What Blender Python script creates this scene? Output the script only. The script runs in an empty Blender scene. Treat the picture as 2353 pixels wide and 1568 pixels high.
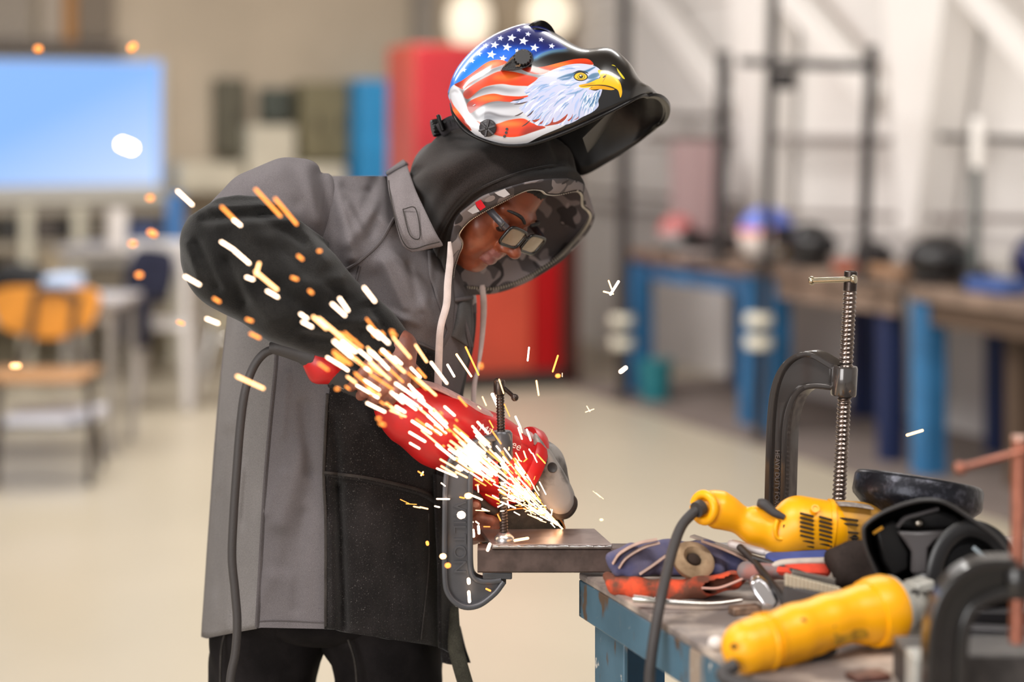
import bpy, math, random
import numpy as np
from mathutils import Vector, Matrix
random.seed(7); rng = np.random.default_rng(7)
SC = bpy.context.scene; COL = SC.collection

# ------------------------------------------------------------------ camera, world, lights, exposure
F, CX, HY, CAMZ = 4200.0, 1176.5, 330.0, 1.6       # focal length in pixels of the 2353 wide frame, centre column, horizon row, eye height
cam = bpy.data.cameras.new('camera'); cam_o = bpy.data.objects.new('camera', cam); COL.objects.link(cam_o)
cam_o.location = (0, 0, CAMZ); cam_o.rotation_euler = (math.pi/2, 0, 0)
cam.sensor_width = 36; cam.sensor_fit = 'HORIZONTAL'; cam.lens = F/2353*36
cam.shift_y = -(784-HY)/2353
cam.dof.use_dof = True; cam.dof.focus_distance = 2.91; cam.dof.aperture_fstop = 1.42
cam.clip_end = 100
SC.camera = cam_o
SC.view_settings.view_transform = 'Standard'; SC.view_settings.look = 'None'
SC.view_settings.gamma = 1; SC.view_settings.use_curve_mapping = False
SC.view_settings.exposure = 0.22
world = bpy.data.worlds.new('world'); SC.world = world; world.use_nodes = True
world.node_tree.nodes['Background'].inputs[0].default_value = (1.0, 0.98, 0.965, 1)
world.node_tree.nodes['Background'].inputs[1].default_value = 0.46
def area(name, loc, size, power, target=None, color=(1, .97, .94)):
    l = bpy.data.lights.new(name, 'AREA'); l.shape = 'RECTANGLE'; l.size, l.size_y = size; l.energy = power; l.color = color
    o = bpy.data.objects.new(name, l); COL.objects.link(o); o.location = loc
    d = (Vector(target) - Vector(loc)) if target else Vector((0, 0, -1))
    o.rotation_euler = d.to_track_quat('-Z', 'Y').to_euler()
    return o
LAMPS = [(-1.9, 1.6), (1.2, 1.0), (-2.2, 5.2), (1.0, 6.0), (-2.6, 9.4), (-0.9, 10.6)]
for k, (lx, ly) in enumerate(LAMPS):
    area('ceiling_lamp_light', (lx, ly, 4.02), (1.9, 0.55), [95, 75, 76, 76, 80, 86][k])
area('front_fill_light', (-2.6, -1.6, 2.1), (2.6, 2.2), 135, (-.2, 3, 1.2), (1, .985, .97))  # added soft fill from behind the camera, brightens face and hood
area('wall_wash_light', (-1.2, 6.6, 3.9), (3.0, 1.4), 105, (2.3, 10.2, 1.3))  # added light that brightens the right wall, without a fitting

# ------------------------------------------------------------------ helpers
def P(px, py, D):
    """a point at depth D whose place in the photograph is (px, py)"""
    return Vector(((px-CX)*D/F, D, CAMZ-(py-HY)*D/F))
def PA(l): return np.array([P(*t) for t in l])
def u8(c): return tuple(((v/255)/12.92 if v/255 <= .04045 else ((v/255+.055)/1.055)**2.4) for v in c)
MATS = {}
def mat(name, rgb, rough=.5, metal=0.0, var=0.0, vscale=18., bump=0.0, bscale=300., spec=.5, coat=0.0, rgb2=None, emit=0.0, lo=.42, hi=.62, bdist=.002, sheen=0.0):
    if name in MATS: return MATS[name]
    m = bpy.data.materials.new(name); m.use_nodes = True; MATS[name] = m
    nt = m.node_tree; b = nt.nodes['Principled BSDF']
    c = u8(rgb)
    b.inputs['Base Color'].default_value = (*c, 1); b.inputs['Roughness'].default_value = rough
    b.inputs['Metallic'].default_value = metal; b.inputs['Specular IOR Level'].default_value = spec
    b.inputs['Coat Weight'].default_value = coat; b.inputs['Coat Roughness'].default_value = .06
    if sheen: b.inputs['Sheen Weight'].default_value = sheen; b.inputs['Sheen Roughness'].default_value = .5
    if emit:
        b.inputs['Emission Color'].default_value = (*c, 1); b.inputs['Emission Strength'].default_value = emit
    tc = None
    if var or bump or rgb2: tc = nt.nodes.new('ShaderNodeTexCoord')
    if var or rgb2:
        n = nt.nodes.new('ShaderNodeTexNoise'); n.inputs['Scale'].default_value = vscale; n.inputs['Detail'].default_value = 5
        r = nt.nodes.new('ShaderNodeValToRGB')
        c2 = u8(rgb2) if rgb2 else tuple(v*(1-var) for v in c)
        c1 = c if rgb2 else tuple(min(1, v*(1+var)) for v in c)
        r.color_ramp.elements[0].color = (*c2, 1); r.color_ramp.elements[1].color = (*c1, 1)
        r.color_ramp.elements[0].position = lo; r.color_ramp.elements[1].position = hi
        nt.links.new(tc.outputs['Object'], n.inputs['Vector']); nt.links.new(n.outputs['Fac'], r.inputs['Fac'])
        nt.links.new(r.outputs['Color'], b.inputs['Base Color'])
    if bump:
        n2 = nt.nodes.new('ShaderNodeTexNoise'); n2.inputs['Scale'].default_value = bscale; n2.inputs['Detail'].default_value = 3
        bp = nt.nodes.new('ShaderNodeBump'); bp.inputs['Strength'].default_value = bump; bp.inputs['Distance'].default_value = bdist
        nt.links.new(tc.outputs['Object'], n2.inputs['Vector']); nt.links.new(n2.outputs['Fac'], bp.inputs['Height'])
        nt.links.new(bp.outputs['Normal'], b.inputs['Normal'])
    return m
LOC = {}
def tag(o, label=None, cat=None, group=None, kind=None):
    for k, v in (('label', label), ('category', cat), ('group', group), ('kind', kind)):
        if v: o[k] = v
    return o
def thing(name, label, cat, loc, group=None):
    o = bpy.data.objects.new(name, None); COL.objects.link(o); o.location = loc; o.empty_display_size = .05
    LOC[o.name] = Vector(loc); return tag(o, label, cat, group)
def add(name, vf, m, parent=None, smooth=True, label=None, cat=None, group=None, kind=None, bevel=0, solid=0, subs=0, seg=2, angle=40, uv=None, mats=None, mi=None, soff=-1):
    V, Fc = vf[0], vf[1]
    V = np.asarray(V, dtype=float).reshape(-1, 3)
    me = bpy.data.meshes.new(name)
    off = None
    if parent is None and len(V):
        off = (V.min(0)+V.max(0))/2; off[2] = V[:, 2].min(); V = V-off
    me.from_pydata(V.tolist(), [], [tuple(int(i) for i in f) for f in Fc]); me.validate()
    for mm in (mats or [m]): me.materials.append(mm)
    if mi is not None: me.polygons.foreach_set('material_index', mi)
    if smooth:
        me.polygons.foreach_set('use_smooth', [True]*len(me.polygons))
    o = bpy.data.objects.new(name, me); COL.objects.link(o)
    if off is not None: o.location = off
    if uv is not None:
        l = me.uv_layers.new(name='UVMap'); vi = np.empty(len(me.loops), dtype=np.int32); me.loops.foreach_get('vertex_index', vi)
        l.data.foreach_set('uv', np.asarray(uv, dtype=np.float32)[vi].ravel())
    if parent is not None:
        o.parent = parent; o.matrix_parent_inverse = Matrix.Translation(-LOC.get(parent.name, Vector((0, 0, 0))))
    if solid:
        s = o.modifiers.new('thick', 'SOLIDIFY'); s.thickness = solid; s.offset = soff
    if bevel:
        s = o.modifiers.new('edge', 'BEVEL'); s.width = bevel; s.segments = seg; s.limit_method = 'ANGLE'; s.angle_limit = math.radians(angle); s.use_clamp_overlap = True
    if subs:
        s = o.modifiers.new('sub', 'SUBSURF'); s.levels = subs; s.render_levels = subs
    if smooth and (bevel or not subs) and smooth != 'full':
        try: me.set_sharp_from_angle(angle=math.radians(50))
        except Exception: pass
    return tag(o, label, cat, group, kind)
def J(parts):
    V, Fc, n = [], [], 0
    for v, f in parts:
        v = np.asarray(v, dtype=float).reshape(-1, 3); V.append(v); Fc += [[i+n for i in q] for q in f]; n += len(v)
    return np.concatenate(V), Fc
def cr(pts, n, closed=False):
    p = np.asarray(pts, dtype=float); m = len(p)
    t = np.linspace(0, m if closed else m-1, n, endpoint=not closed)
    i = np.floor(t).astype(int)
    if not closed: i = np.minimum(i, m-2)
    u = (t-i)[:, None]
    g = (lambda k: p[k % m]) if closed else (lambda k: np.where(((k >= 0) & (k < m))[:, None], p[np.clip(k, 0, m-1)], np.where((k < 0)[:, None], 2*p[0]-p[1], 2*p[-1]-p[-2])))
    a, b, c, d = g(i-1), g(i), g(i+1), g(i+2)
    return .5*(2*b+(c-a)*u+(2*a-5*b+4*c-d)*u*u+(3*b-a-3*c+d)*u**3)
def loft(R, closed=True, cap0=False, cap1=False):
    R = np.asarray(R, dtype=float); m, n = R.shape[:2]; Fc = []
    for i in range(m-1):
        for j in range(n if closed else n-1):
            k = (j+1) % n; Fc.append((i*n+j, i*n+k, (i+1)*n+k, (i+1)*n+j))
    if cap0: Fc.append(tuple(range(n-1, -1, -1)))
    if cap1: Fc.append(tuple((m-1)*n+j for j in range(n)))
    return R.reshape(-1, 3), Fc
def frames(p, ref=None):
    p = np.asarray(p, dtype=float); T = np.gradient(p, axis=0); T /= np.maximum(np.linalg.norm(T, axis=1), 1e-9)[:, None]
    if ref is None:
        d = T.mean(0); ref = np.eye(3)[np.argmin(np.abs(T).max(0))]
        B = []; b = ref-ref@T[0]*T[0]; b /= np.linalg.norm(b)
        for t in T:
            b = b-(b@t)*t; b /= np.linalg.norm(b); B.append(b)
        B = np.array(B)
    else:
        ref = np.asarray(ref, dtype=float); B = ref-(T@ref)[:, None]*T; B /= np.maximum(np.linalg.norm(B, axis=1), 1e-9)[:, None]
    return T, np.cross(T, B), B
def tube(p, r, sides=10, ref=None, cap=True, rnd=False):
    """r: a number, one per point, or (n, 2) as half width in plane and half depth along ref"""
    p = np.asarray(p, dtype=float); n = len(p); T, N, B = frames(p, ref)
    r = np.asarray(r, dtype=float); r = np.broadcast_to(r, (n,)) if r.ndim < 2 else r
    ra, rb = (r, r) if r.ndim == 1 else (r[:, 0], r[:, 1])
    if rnd:
        q, w = [], []
        for a in (75, 50, 25): q.append((0, -math.sin(math.radians(a)), math.cos(math.radians(a))))
        pre = [(p[0]+T[0]*ra[0]*s, N[0], B[0], ra[0]*c, rb[0]*c) for _, s, c in q]
        post = [(p[-1]-T[-1]*ra[-1]*s, N[-1], B[-1], ra[-1]*c, rb[-1]*c) for _, s, c in reversed(q)]
        st = pre+[(p[i], N[i], B[i], ra[i], rb[i]) for i in range(n)]+post
    else: st = [(p[i], N[i], B[i], ra[i], rb[i]) for i in range(n)]
    a = np.linspace(0, 2*math.pi, sides, endpoint=False)
    R = [c+np.outer(np.cos(a)*x, nn)+np.outer(np.sin(a)*y, bb) for c, nn, bb, x, y in st]
    return loft(R, True, cap, cap)
def sweep(p, prof, ref, scale=1.0, cap=True, wid=None):
    p = np.asarray(p, dtype=float); T, N, B = frames(p, ref); pr = np.asarray(prof, dtype=float); s = np.broadcast_to(np.asarray(scale, dtype=float), (len(p),))
    w = s if wid is None else np.asarray(wid)
    R = [p[i]+np.outer(pr[:, 0]*w[i], N[i])+np.outer(pr[:, 1]*s[i], B[i]) for i in range(len(p))]
    return loft(R, True, cap, cap)
def box(c, s, ax=None):
    """centre, full sizes, axes as three rows"""
    A = np.eye(3) if ax is None else np.asarray(ax, dtype=float)
    k = np.array([(x, y, z) for x in (-.5, .5) for y in (-.5, .5) for z in (-.5, .5)])*np.asarray(s)
    return np.asarray(c, dtype=float)+k@A, [(0, 1, 3, 2), (4, 6, 7, 5), (0, 4, 5, 1), (2, 3, 7, 6), (0, 2, 6, 4), (1, 5, 7, 3)]
def bar(a, b, w, d, ref=(0, 1, 0)):
    a, b = np.asarray(a, dtype=float), np.asarray(b, dtype=float); t = b-a; L = np.linalg.norm(t); t /= L; ref = np.asarray(ref, dtype=float)
    r = ref-(ref@t)*t; r /= np.linalg.norm(r); n = np.cross(t, r)
    return box((a+b)/2, (w, d, L), np.array([n, r, t]))
def lathe(prof, o, axis, n=32, ref=None):
    axis = np.asarray(axis, dtype=float); axis /= np.linalg.norm(axis)
    ref = np.eye(3)[np.argmin(np.abs(axis))] if ref is None else np.asarray(ref, dtype=float)
    x = ref-(ref@axis)*axis; x /= np.linalg.norm(x); y = np.cross(axis, x); a = np.linspace(0, 2*math.pi, n, endpoint=False)
    R = [np.asarray(o, dtype=float)+axis*z+max(r, 1e-5)*(np.outer(np.cos(a), x)+np.outer(np.sin(a), y)) for r, z in prof]
    return loft(R, True, True, True)
def ball(c, r, n=16, ax=None):
    r = np.broadcast_to(np.asarray(r, dtype=float), (3,)); A = np.eye(3) if ax is None else np.asarray(ax)
    R = []
    for t in np.linspace(.02, math.pi-.02, n//2+1):
        a = np.linspace(0, 2*math.pi, n, endpoint=False)
        R.append(np.asarray(c)+(np.stack([np.sin(t)*np.cos(a), np.sin(t)*np.sin(a), np.full(n, -np.cos(t))], 1)*r)@A)
    return loft(R, True, True, True)
def prism(poly, v):
    """a flat polygon (n,3) pushed along v"""
    p = np.asarray(poly, dtype=float); return loft([p, p+np.asarray(v, dtype=float)], True, True, True)
def thread(a, b, r, pitch, depth, n=14, sub=5):
    a, b = np.asarray(a, dtype=float), np.asarray(b, dtype=float); L = np.linalg.norm(b-a); t = (b-a)/L
    x = np.cross(t, [0, 1, 0]); x /= np.linalg.norm(x); y = np.cross(t, x); m = int(L/pitch*sub)+1; an = np.linspace(0, 2*math.pi, n, endpoint=False)
    R = []
    for z in np.linspace(0, L, m):
        ph = (z/pitch-an/(2*math.pi)) % 1.0; rr = r-depth*np.abs(2*ph-1)**.8
        R.append(a+t*z+np.outer(rr*np.cos(an), x).reshape(n, 3)+np.outer(rr*np.sin(an), y))
    return loft(R, True, True, True)
def text(body, name, size, origin, xdir, ydir, m, parent, depth=.0004, shear=0, align='LEFT', bend=None):
    """raised lettering turned into a mesh"""
    cu = bpy.data.curves.new(name, 'FONT'); cu.body = body; cu.size = size; cu.extrude = depth; cu.shear = shear; cu.align_x = align; cu.resolution_u = 3
    o = bpy.data.objects.new('tmp', cu); COL.objects.link(o)
    bpy.context.view_layer.update()
    me = bpy.data.meshes.new_from_object(o.evaluated_get(bpy.context.evaluated_depsgraph_get()))
    bpy.data.objects.remove(o)
    v = np.empty(len(me.vertices)*3); me.vertices.foreach_get('co', v); v = v.reshape(-1, 3)
    x = np.asarray(xdir, dtype=float); x /= np.linalg.norm(x); y = np.asarray(ydir, dtype=float); y -= y@x*x; y /= np.linalg.norm(y); z = np.cross(x, y)
    V = np.asarray(origin)+np.outer(v[:, 0], x)+np.outer(v[:, 1], y)+np.outer(v[:, 2], z)
    if bend is not None: V = bend(V)
    fs = [tuple(p.vertices) for p in me.polygons]
    return add(name, (V, fs), m, parent, smooth=False)
class Sdf:
    """a signed distance field on a box grid, meshed with surface nets"""
    def __init__(s, xs, ys, zs):
        s.ax = [np.asarray(a, dtype=np.float32) for a in (xs, ys, zs)]; s.V = np.full([len(a) for a in s.ax], .05, dtype=np.float32)
    @staticmethod
    def around(pts, pad, h):
        p = np.asarray(pts); lo, hi = p.min(0)-pad, p.max(0)+pad
        return Sdf(*[np.arange(lo[i], hi[i]+h, h) for i in range(3)])
    def sl(s, lo, hi):
        return tuple(slice(max(0, int(np.searchsorted(a, l))-1), int(np.searchsorted(a, h))+1) for a, l, h in zip(s.ax, lo, hi))
    def pts(s, k): return np.stack(np.meshgrid(*[a[q] for a, q in zip(s.ax, k)], indexing='ij'), -1)
    def op(s, d, k, kk, sub=False):
        if d.size == 0: return
        a = s.V[k]
        if sub:
            h = np.clip(.5-.5*(a+d)/kk, 0, 1); s.V[k] = a*(1-h)-d*h+kk*h*(1-h)
        else:
            h = np.clip(.5+.5*(a-d)/kk, 0, 1); s.V[k] = a*(1-h)+d*h-kk*h*(1-h)
    def cap(s, a, b, ra, rb=None, k=.01, sub=False):
        rb = ra if rb is None else rb
        a, b = np.asarray(a, dtype=np.float32), np.asarray(b, dtype=np.float32); R = max(ra, rb)+.05+k
        q = s.sl(np.minimum(a, b)-R, np.maximum(a, b)+R); p = s.pts(q); ab = b-a; L = max(float(ab@ab), 1e-9)
        h = np.clip(((p-a)@ab)/L, 0, 1); d = np.linalg.norm(p-a-h[..., None]*ab, axis=-1)-(ra+(rb-ra)*h)
        s.op(d, q, k, sub); return s
    def chain(s, l, k=.01):
        for (a, ra), (b, rb) in zip(l[:-1], l[1:]): s.cap(a, b, ra, rb, k)
        return s
    def ell(s, c, r, A=None, k=.01, sub=False):
        c = np.asarray(c, dtype=np.float32); r = np.asarray(r, dtype=np.float32); R = float(r.max())+.05+k
        q = s.sl(c-R, c+R); p = s.pts(q)-c
        if A is not None: p = p@np.asarray(A, dtype=np.float32).T
        k0 = np.linalg.norm(p/r, axis=-1); k1 = np.maximum(np.linalg.norm(p/(r*r), axis=-1), 1e-6)
        s.op(k0*(k0-1)/k1, q, k, sub); return s
    def cut(s, fn):
        p = s.pts((slice(None),)*3); s.V = np.maximum(s.V, fn(p).astype(np.float32)); return s
    def disp(s, fn):
        p = s.pts((slice(None),)*3); s.V = s.V+fn(p).astype(np.float32); return s
    def mesh(s):
        V = s.V; I = V < 0; n = np.array(V.shape); c = np.zeros(n-1, dtype=np.int8)
        sh = [(i, j, k) for i in (0, 1) for j in (0, 1) for k in (0, 1)]
        for i, j, k in sh: c += I[i:n[0]-1+i, j:n[1]-1+j, k:n[2]-1+k]
        cells = np.argwhere((c > 0) & (c < 8)); idx = np.full(c.shape, -1, dtype=np.int64); idx[tuple(cells.T)] = np.arange(len(cells))
        acc = np.zeros((len(cells), 3)); cnt = np.zeros(len(cells))
        co = lambda g: np.stack([s.ax[d][g[:, d]] for d in range(3)], 1)
        for a in sh:
            for d in range(3):
                if a[d]: continue
                b = list(a); b[d] = 1
                ga, gb = cells+a, cells+b; va, vb = V[tuple(ga.T)], V[tuple(gb.T)]; m = (va < 0) != (vb < 0)
                t = (va[m]/(va[m]-vb[m]))[:, None]; acc[m] += co(ga[m])*(1-t)+co(gb[m])*t; cnt[m] += 1
        ver = acc/cnt[:, None]; Q = []
        for d in range(3):
            e, f = (d+1) % 3, (d+2) % 3
            A = [slice(None)]*3; B = [slice(None)]*3; A[d] = slice(0, n[d]-1); B[d] = slice(1, n[d])
            g = np.argwhere(I[tuple(A)] != I[tuple(B)]); g = g[(g[:, e] > 0) & (g[:, f] > 0) & (g[:, e] < n[e]-1) & (g[:, f] < n[f]-1)]
            if not len(g): continue
            q = []
            for de, df in ((-1, -1), (0, -1), (0, 0), (-1, 0)):
                h = g.copy(); h[:, e] += de; h[:, f] += df; q.append(idx[tuple(h.T)])
            q = np.stack(q, 1); flip = ~I[tuple(g.T)]; q[flip] = q[flip][:, ::-1]; Q.append(q)
        Q = np.concatenate(Q); return ver, Q[(Q >= 0).all(1)].tolist()
def ramp(l, n):
    l = np.asarray(l, dtype=float); return cr(l, n)
# ------------------------------------------------------------------ room
WN = np.array([.375, -.927, 0]); WD = np.array([.927, .375, 0])        # back wall: normal into the room, direction along it
WC = np.array([.5, 15.0, 0])
RD = np.array([.375, -.927, 0]); RN = np.array([-.927, -.375, 0]); RC = np.array([1.69, 12.07, 0])   # right wall
def onwall(px, py, off=0.0, n=WN, c=WC):
    """the point of the wall plane, moved off into the room, that the photograph shows at (px, py)"""
    r = np.array([(px-CX)/F, 1.0, -(py-HY)/F]); D = (n@c+off)/(n@r)
    return np.array([r[0]*D, D, CAMZ+r[2]*D])
def wallbox(px0, py0, px1, py1, depth, off=0.0, n=WN, c=WC, z0=None):
    """a box standing proud of a wall whose front face spans the pixel rectangle"""
    a = onwall(px0, py0, off+depth, n, c); b = onwall(px1, py1, off+depth, n, c)
    d = np.cross([0, 0, 1.], n); d = d/np.linalg.norm(d)
    t0, t1 = (a-c)@d, (b-c)@d; zt, zb = a[2], (b[2] if z0 is None else z0)
    ctr = c+d*(t0+t1)/2+n*(off+depth/2); ctr[2] = (zt+zb)/2
    return box(ctr, (abs(t1-t0), depth, abs(zt-zb)), np.array([d, n, [0, 0, 1]]))
M_floor = mat('epoxy_floor', (184, 173, 153), .34, var=.10, vscale=.9, bump=.05, bscale=6, rgb2=(176, 166, 146), lo=.3, hi=.7)
M_wall = mat('painted_block_wall', (186, 171, 150), .8, var=.06, vscale=1.2)
M_white = mat('white_wall_panel', (224, 219, 215), .75, var=.03, vscale=1.5)
M_steelw = mat('white_painted_steel', (236, 232, 228), .45)
M_ceil = mat('ceiling_deck', (150, 142, 130), .8)
M_dark = mat('black_painted_steel', (38, 34, 34), .5, var=.2, vscale=8)
M_blue = mat('blue_painted_steel', (36, 98, 148), .45, rgb2=(52, 112, 150), vscale=9, bump=.05, bscale=40)
fl = add('floor', ([(-9, -4, 0), (9, -4, 0), (9, 17, 0), (-9, 17, 0)], [(0, 1, 2, 3)]), M_floor, kind='structure')
fl['label'] = 'cream epoxy workshop floor'
b0 = WC-WD*9.5; c0 = WC; 
add('wall_back', box((WC-WD*4.6-WN*.1)+np.array([0, 0, 2.1]), (9.8, .2, 4.2), np.array([WD, WN, [0, 0, 1]])), M_wall, kind='structure')
wr = thing('wall_right', None, None, (RC+RD*4)); wr['kind'] = 'structure'
add('wall_core', box((RC+RD*5.5-RN*.1)+np.array([0, 0, 2.1]), (17.5, .2, 4.2), np.array([RD, RN, [0, 0, 1]])), M_white, wr)
add('ceiling', box((0, 6.5, 4.3), (18, 21, .2)), M_ceil, kind='structure')
# right wall: horizontal panel laps and lower grey band
for z, h in ((.55, 1.1),):
    add('lower_panel', box((RC+RD*5.5+RN*.012)+np.array([0, 0, z]), (17.4, .02, h), np.array([RD, RN, [0, 0, 1]])), mat('grey_lower_panel', (212, 207, 204), .7, var=.04, vscale=1), wr)
for z in (1.62, 2.62, 3.4):
    add('panel_lap', box((RC+RD*5.5+RN*.02)+np.array([0, 0, z]), (17.4, .03, .035), np.array([RD, RN, [0, 0, 1]])), M_steelw, wr)
def rw(px, py, off): return onwall(px, py, off, RN, RC)
# tapered rigid-frame columns and braces of the right wall
def taper_column(i, tl, tr, bl, br, ytop, ybot, lab):
    a, b, c, d = rw(tl, ytop, .30), rw(tr, ytop, .30), rw(br, ybot, .30), rw(bl, ybot, .30)
    o = add('trim_%d' % i, prism([a, b, c, d], -RN*.26), M_steelw, kind='structure', bevel=.01); o['label'] = lab
taper_column(1, 2010, 2200, 2062, 2100, -260, 540, 'white tapered steel wall column at the right')
taper_column(2, 1660, 1760, 1705, 1735, -200, 540, 'white tapered steel wall column behind the booth frame')
for i, (x0, y0, x1, y1, w) in enumerate([(1760, -80, 2030, 235, .17), (1440, -80, 1690, 250, .16), (2205, -60, 2480, 250, .15)]):
    a, b = rw(x0, y0, .22), rw(x1, y1, .22)
    o = add('trim_%d' % (i+3), bar(a, b, w, .12, RN), M_steelw, kind='structure', bevel=.01)
    o['label'] = ['broad white diagonal brace meeting the tapered column', 'white diagonal brace left of the booth frame', 'white diagonal brace in the upper right corner'][i]
# ceiling lamps (the fittings of the area lights)
for k, (lx, ly) in enumerate(LAMPS):
    t = thing('ceiling_lamp', 'long white ceiling lamp over the workshop floor', 'lamp', (lx, ly, 4.05), 'ceiling lamps over the floor')
    add('housing', box((lx, ly, 4.13), (2.0, .62, .12)), M_steelw, t, smooth=False)
    for s in (-1, 1): add('end_cap', box((lx+s*1.02, ly, 4.12), (.04, .62, .14)), M_steelw, t, smooth=False)
# upper left: dark beam, grey upright ducts, orange conduit
o = add('trim_6', wallbox(-250, 88, 292, 118, .18, .05), mat('dark_beam', (92, 82, 74), .6), kind='structure'); o['label'] = 'dark horizontal beam above the screen'
for k, (x0, x1, c) in enumerate(((-60, 72, (142, 132, 120)), (92, 146, (160, 148, 134)), (175, 262, (118, 106, 92)))):
    o = add('trim_%d' % (7+k), wallbox(x0, -260, x1, 92, .12), mat('upright_%d' % k, c, .7), kind='structure'); o['label'] = ['grey duct at the far left above the screen', 'pale upright strip above the screen', 'brown upright strip above the screen'][k]
tag(add('conduit', tube([onwall(160, -250, .12), onwall(160, 96, .12)], .05, 10), mat('orange_conduit', (168, 118, 62), .6)), 'thin orange conduit running up the back wall above the screen', 'pipe')
o = add('trim_10', wallbox(955, -250, 1005, 112, .12), mat('grey_pipe', (142, 134, 124), .6), kind='structure'); o['label'] = 'grey upright duct above the red cabinet'
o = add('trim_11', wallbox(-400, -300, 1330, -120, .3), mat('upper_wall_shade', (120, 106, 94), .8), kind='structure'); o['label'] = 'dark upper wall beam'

# ------------------------------------------------------------------ things on and along the back wall
def emis_screen():
    m = bpy.data.materials.new('lit_screen'); m.use_nodes = True; nt = m.node_tree; b = nt.nodes['Principled BSDF']
    tc = nt.nodes.new('ShaderNodeTexCoord'); mp = nt.nodes.new('ShaderNodeMapping'); g = nt.nodes.new('ShaderNodeTexGradient'); r = nt.nodes.new('ShaderNodeValToRGB')
    mp.inputs['Rotation'].default_value = (0, 0, -math.atan2(.375, .927)); g2_ = nt.nodes.new('ShaderNodeVectorMath'); g2_.operation = 'DOT_PRODUCT'; g2_.inputs[1].default_value = (.30, 0, -.62); ad = nt.nodes.new('ShaderNodeMath'); ad.inputs[1].default_value = .62
    r.color_ramp.elements[0].color = (*u8((126, 176, 244)), 1); r.color_ramp.elements[1].color = (*u8((226, 236, 254)), 1)
    r.color_ramp.elements[0].position = .05; r.color_ramp.elements[1].position = .95
    nt.links.new(tc.outputs['Object'], mp.inputs['Vector']); nt.links.new(mp.outputs['Vector'], g2_.inputs[0]); nt.links.new(g2_.outputs['Value'], ad.inputs[0]); nt.links.new(ad.outputs[0], r.inputs['Fac'])
    b.inputs['Base Color'].default_value = (.02, .02, .02, 1); b.inputs['Emission Strength'].default_value = .95; nt.links.new(r.outputs['Color'], b.inputs['Emission Color'])
    return m
t = thing('display_screen', 'large lit blue screen on the back wall at left', 'screen', onwall(100, 480, .1))
add('frame', wallbox(-330, 122, 382, 462, .07, .02), mat('screen_frame', (196, 190, 176), .5), t, bevel=.008)
add('screen_panel', wallbox(-300, 137, 367, 424, .03, .085), emis_screen(), t, smooth=False)
b_ = mat('screen_edge', (62, 124, 214), .4)
for r_ in ((-300, 137, 367, 146), (360, 140, 367, 424)): add('blue_border', wallbox(*r_, .012, .113), mat('blue_border', (88, 152, 232), .5, emit=.75), t, smooth=False)
def cabinet(name, lab, r_, c, depth=.3, z0=None, off=0.02, doors=1, handle=True, cat='cabinet', group=None):
    x0, y0, x1, y1 = r_; t = thing(name, lab, cat, onwall((x0+x1)/2, y1, off), group)
    m = mat(name+'_paint_%d_%d' % (x0, y0), c, .45, var=.08, vscale=3)
    add('body', wallbox(x0, y0, x1, y1, depth, off, z0=z0), m, t, bevel=.01)
    for k in range(doors):
        w = (x1-x0)/doors
        d = add('door', wallbox(x0+w*k+5, y0+6, x0+w*(k+1)-5, y1-5, .02, off+depth, z0=None if z0 is None else z0+.05), m, t, bevel=.006)
        if handle: add('handle', wallbox(x0+w*(k+1)-20, (y0+y1)/2-14, x0+w*(k+1)-13, (y0+y1)/2+16, .02, off+depth+.02), M_dark, d, smooth=False)
    return t
cabinet('wall_locker', 'dark olive narrow cabinet on the back wall beside the screen', (500, 180, 568, 357), (88, 84, 68), .2)
cabinet('electric_panel', 'small dark green box on the back wall between the olive cabinets', (604, 202, 672, 281), (72, 78, 70), .16)
cabinet('tall_cabinet', 'tall olive cabinet standing left of the blue locker', (694, 188, 802, 372), (124, 116, 88), .3, doors=2)
for k, (x0, y0, x1, y1, c, l) in enumerate([(572, 288, 680, 700, (202, 194, 174), 'pale cream low cabinet under the dark green wall box'), (690, 378, 796, 700, (210, 202, 182), 'pale cream low cabinet below the tall olive cabinet'), (412, 375, 560, 445, (192, 184, 164), 'pale cream shelf box right of the screen bottom')]):
    cabinet('low_cabinet', l, (x0, y0, x1, y1), c, .4, handle=False)
cabinet('blue_locker', 'tall bright blue locker beside the red cabinet', (824, 182, 952, 690), (50, 150, 208), .5, z0=0)
M_red = mat('red_cabinet_paint', (190, 74, 54), .35, var=.08, vscale=2); M_red2 = mat('bright_red_paint', (168, 6, 10), .4); M_red3 = mat('dark_red_paint', (74, 32, 24), .5)
t = thing('red_cabinet', 'tall red metal cabinet behind the welder', 'cabinet', onwall(1140, 800, 2.2))
RO = 2.15
add('body', wallbox(952, 100, 1332, 890, .55, RO, z0=0), M_red, t, bevel=.01)
d = add('door', wallbox(956, 106, 1088, 800, .03, RO+.55, z0=.12), mat('crimson_paint', (178, 44, 52), .35, var=.1, vscale=2), t, bevel=.006)
add('handle', wallbox(1070, 420, 1078, 520, .03, RO+.58), M_dark, d, smooth=False)
d = add('door', wallbox(1092, 106, 1222, 800, .03, RO+.55, z0=.12), M_red, t, bevel=.006)
add('handle', wallbox(1100, 420, 1108, 520, .03, RO+.58), M_dark, d, smooth=False)
add('dark_strip', wallbox(1291, 106, 1331, 890, .02, RO+.55, z0=.02), M_red3, t, smooth=False)
add('side_panel', wallbox(1226, 106, 1288, 800, .03, RO+.55, z0=.12), M_red2, t, bevel=.006)
add('base_shadow', wallbox(952, 860, 1332, 890, .57, RO, z0=0), mat('base_shadow_dark', (52, 44, 40), .6), t, smooth=False)  # dark strip that colours in the shadow at the foot of the cabinet
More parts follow.
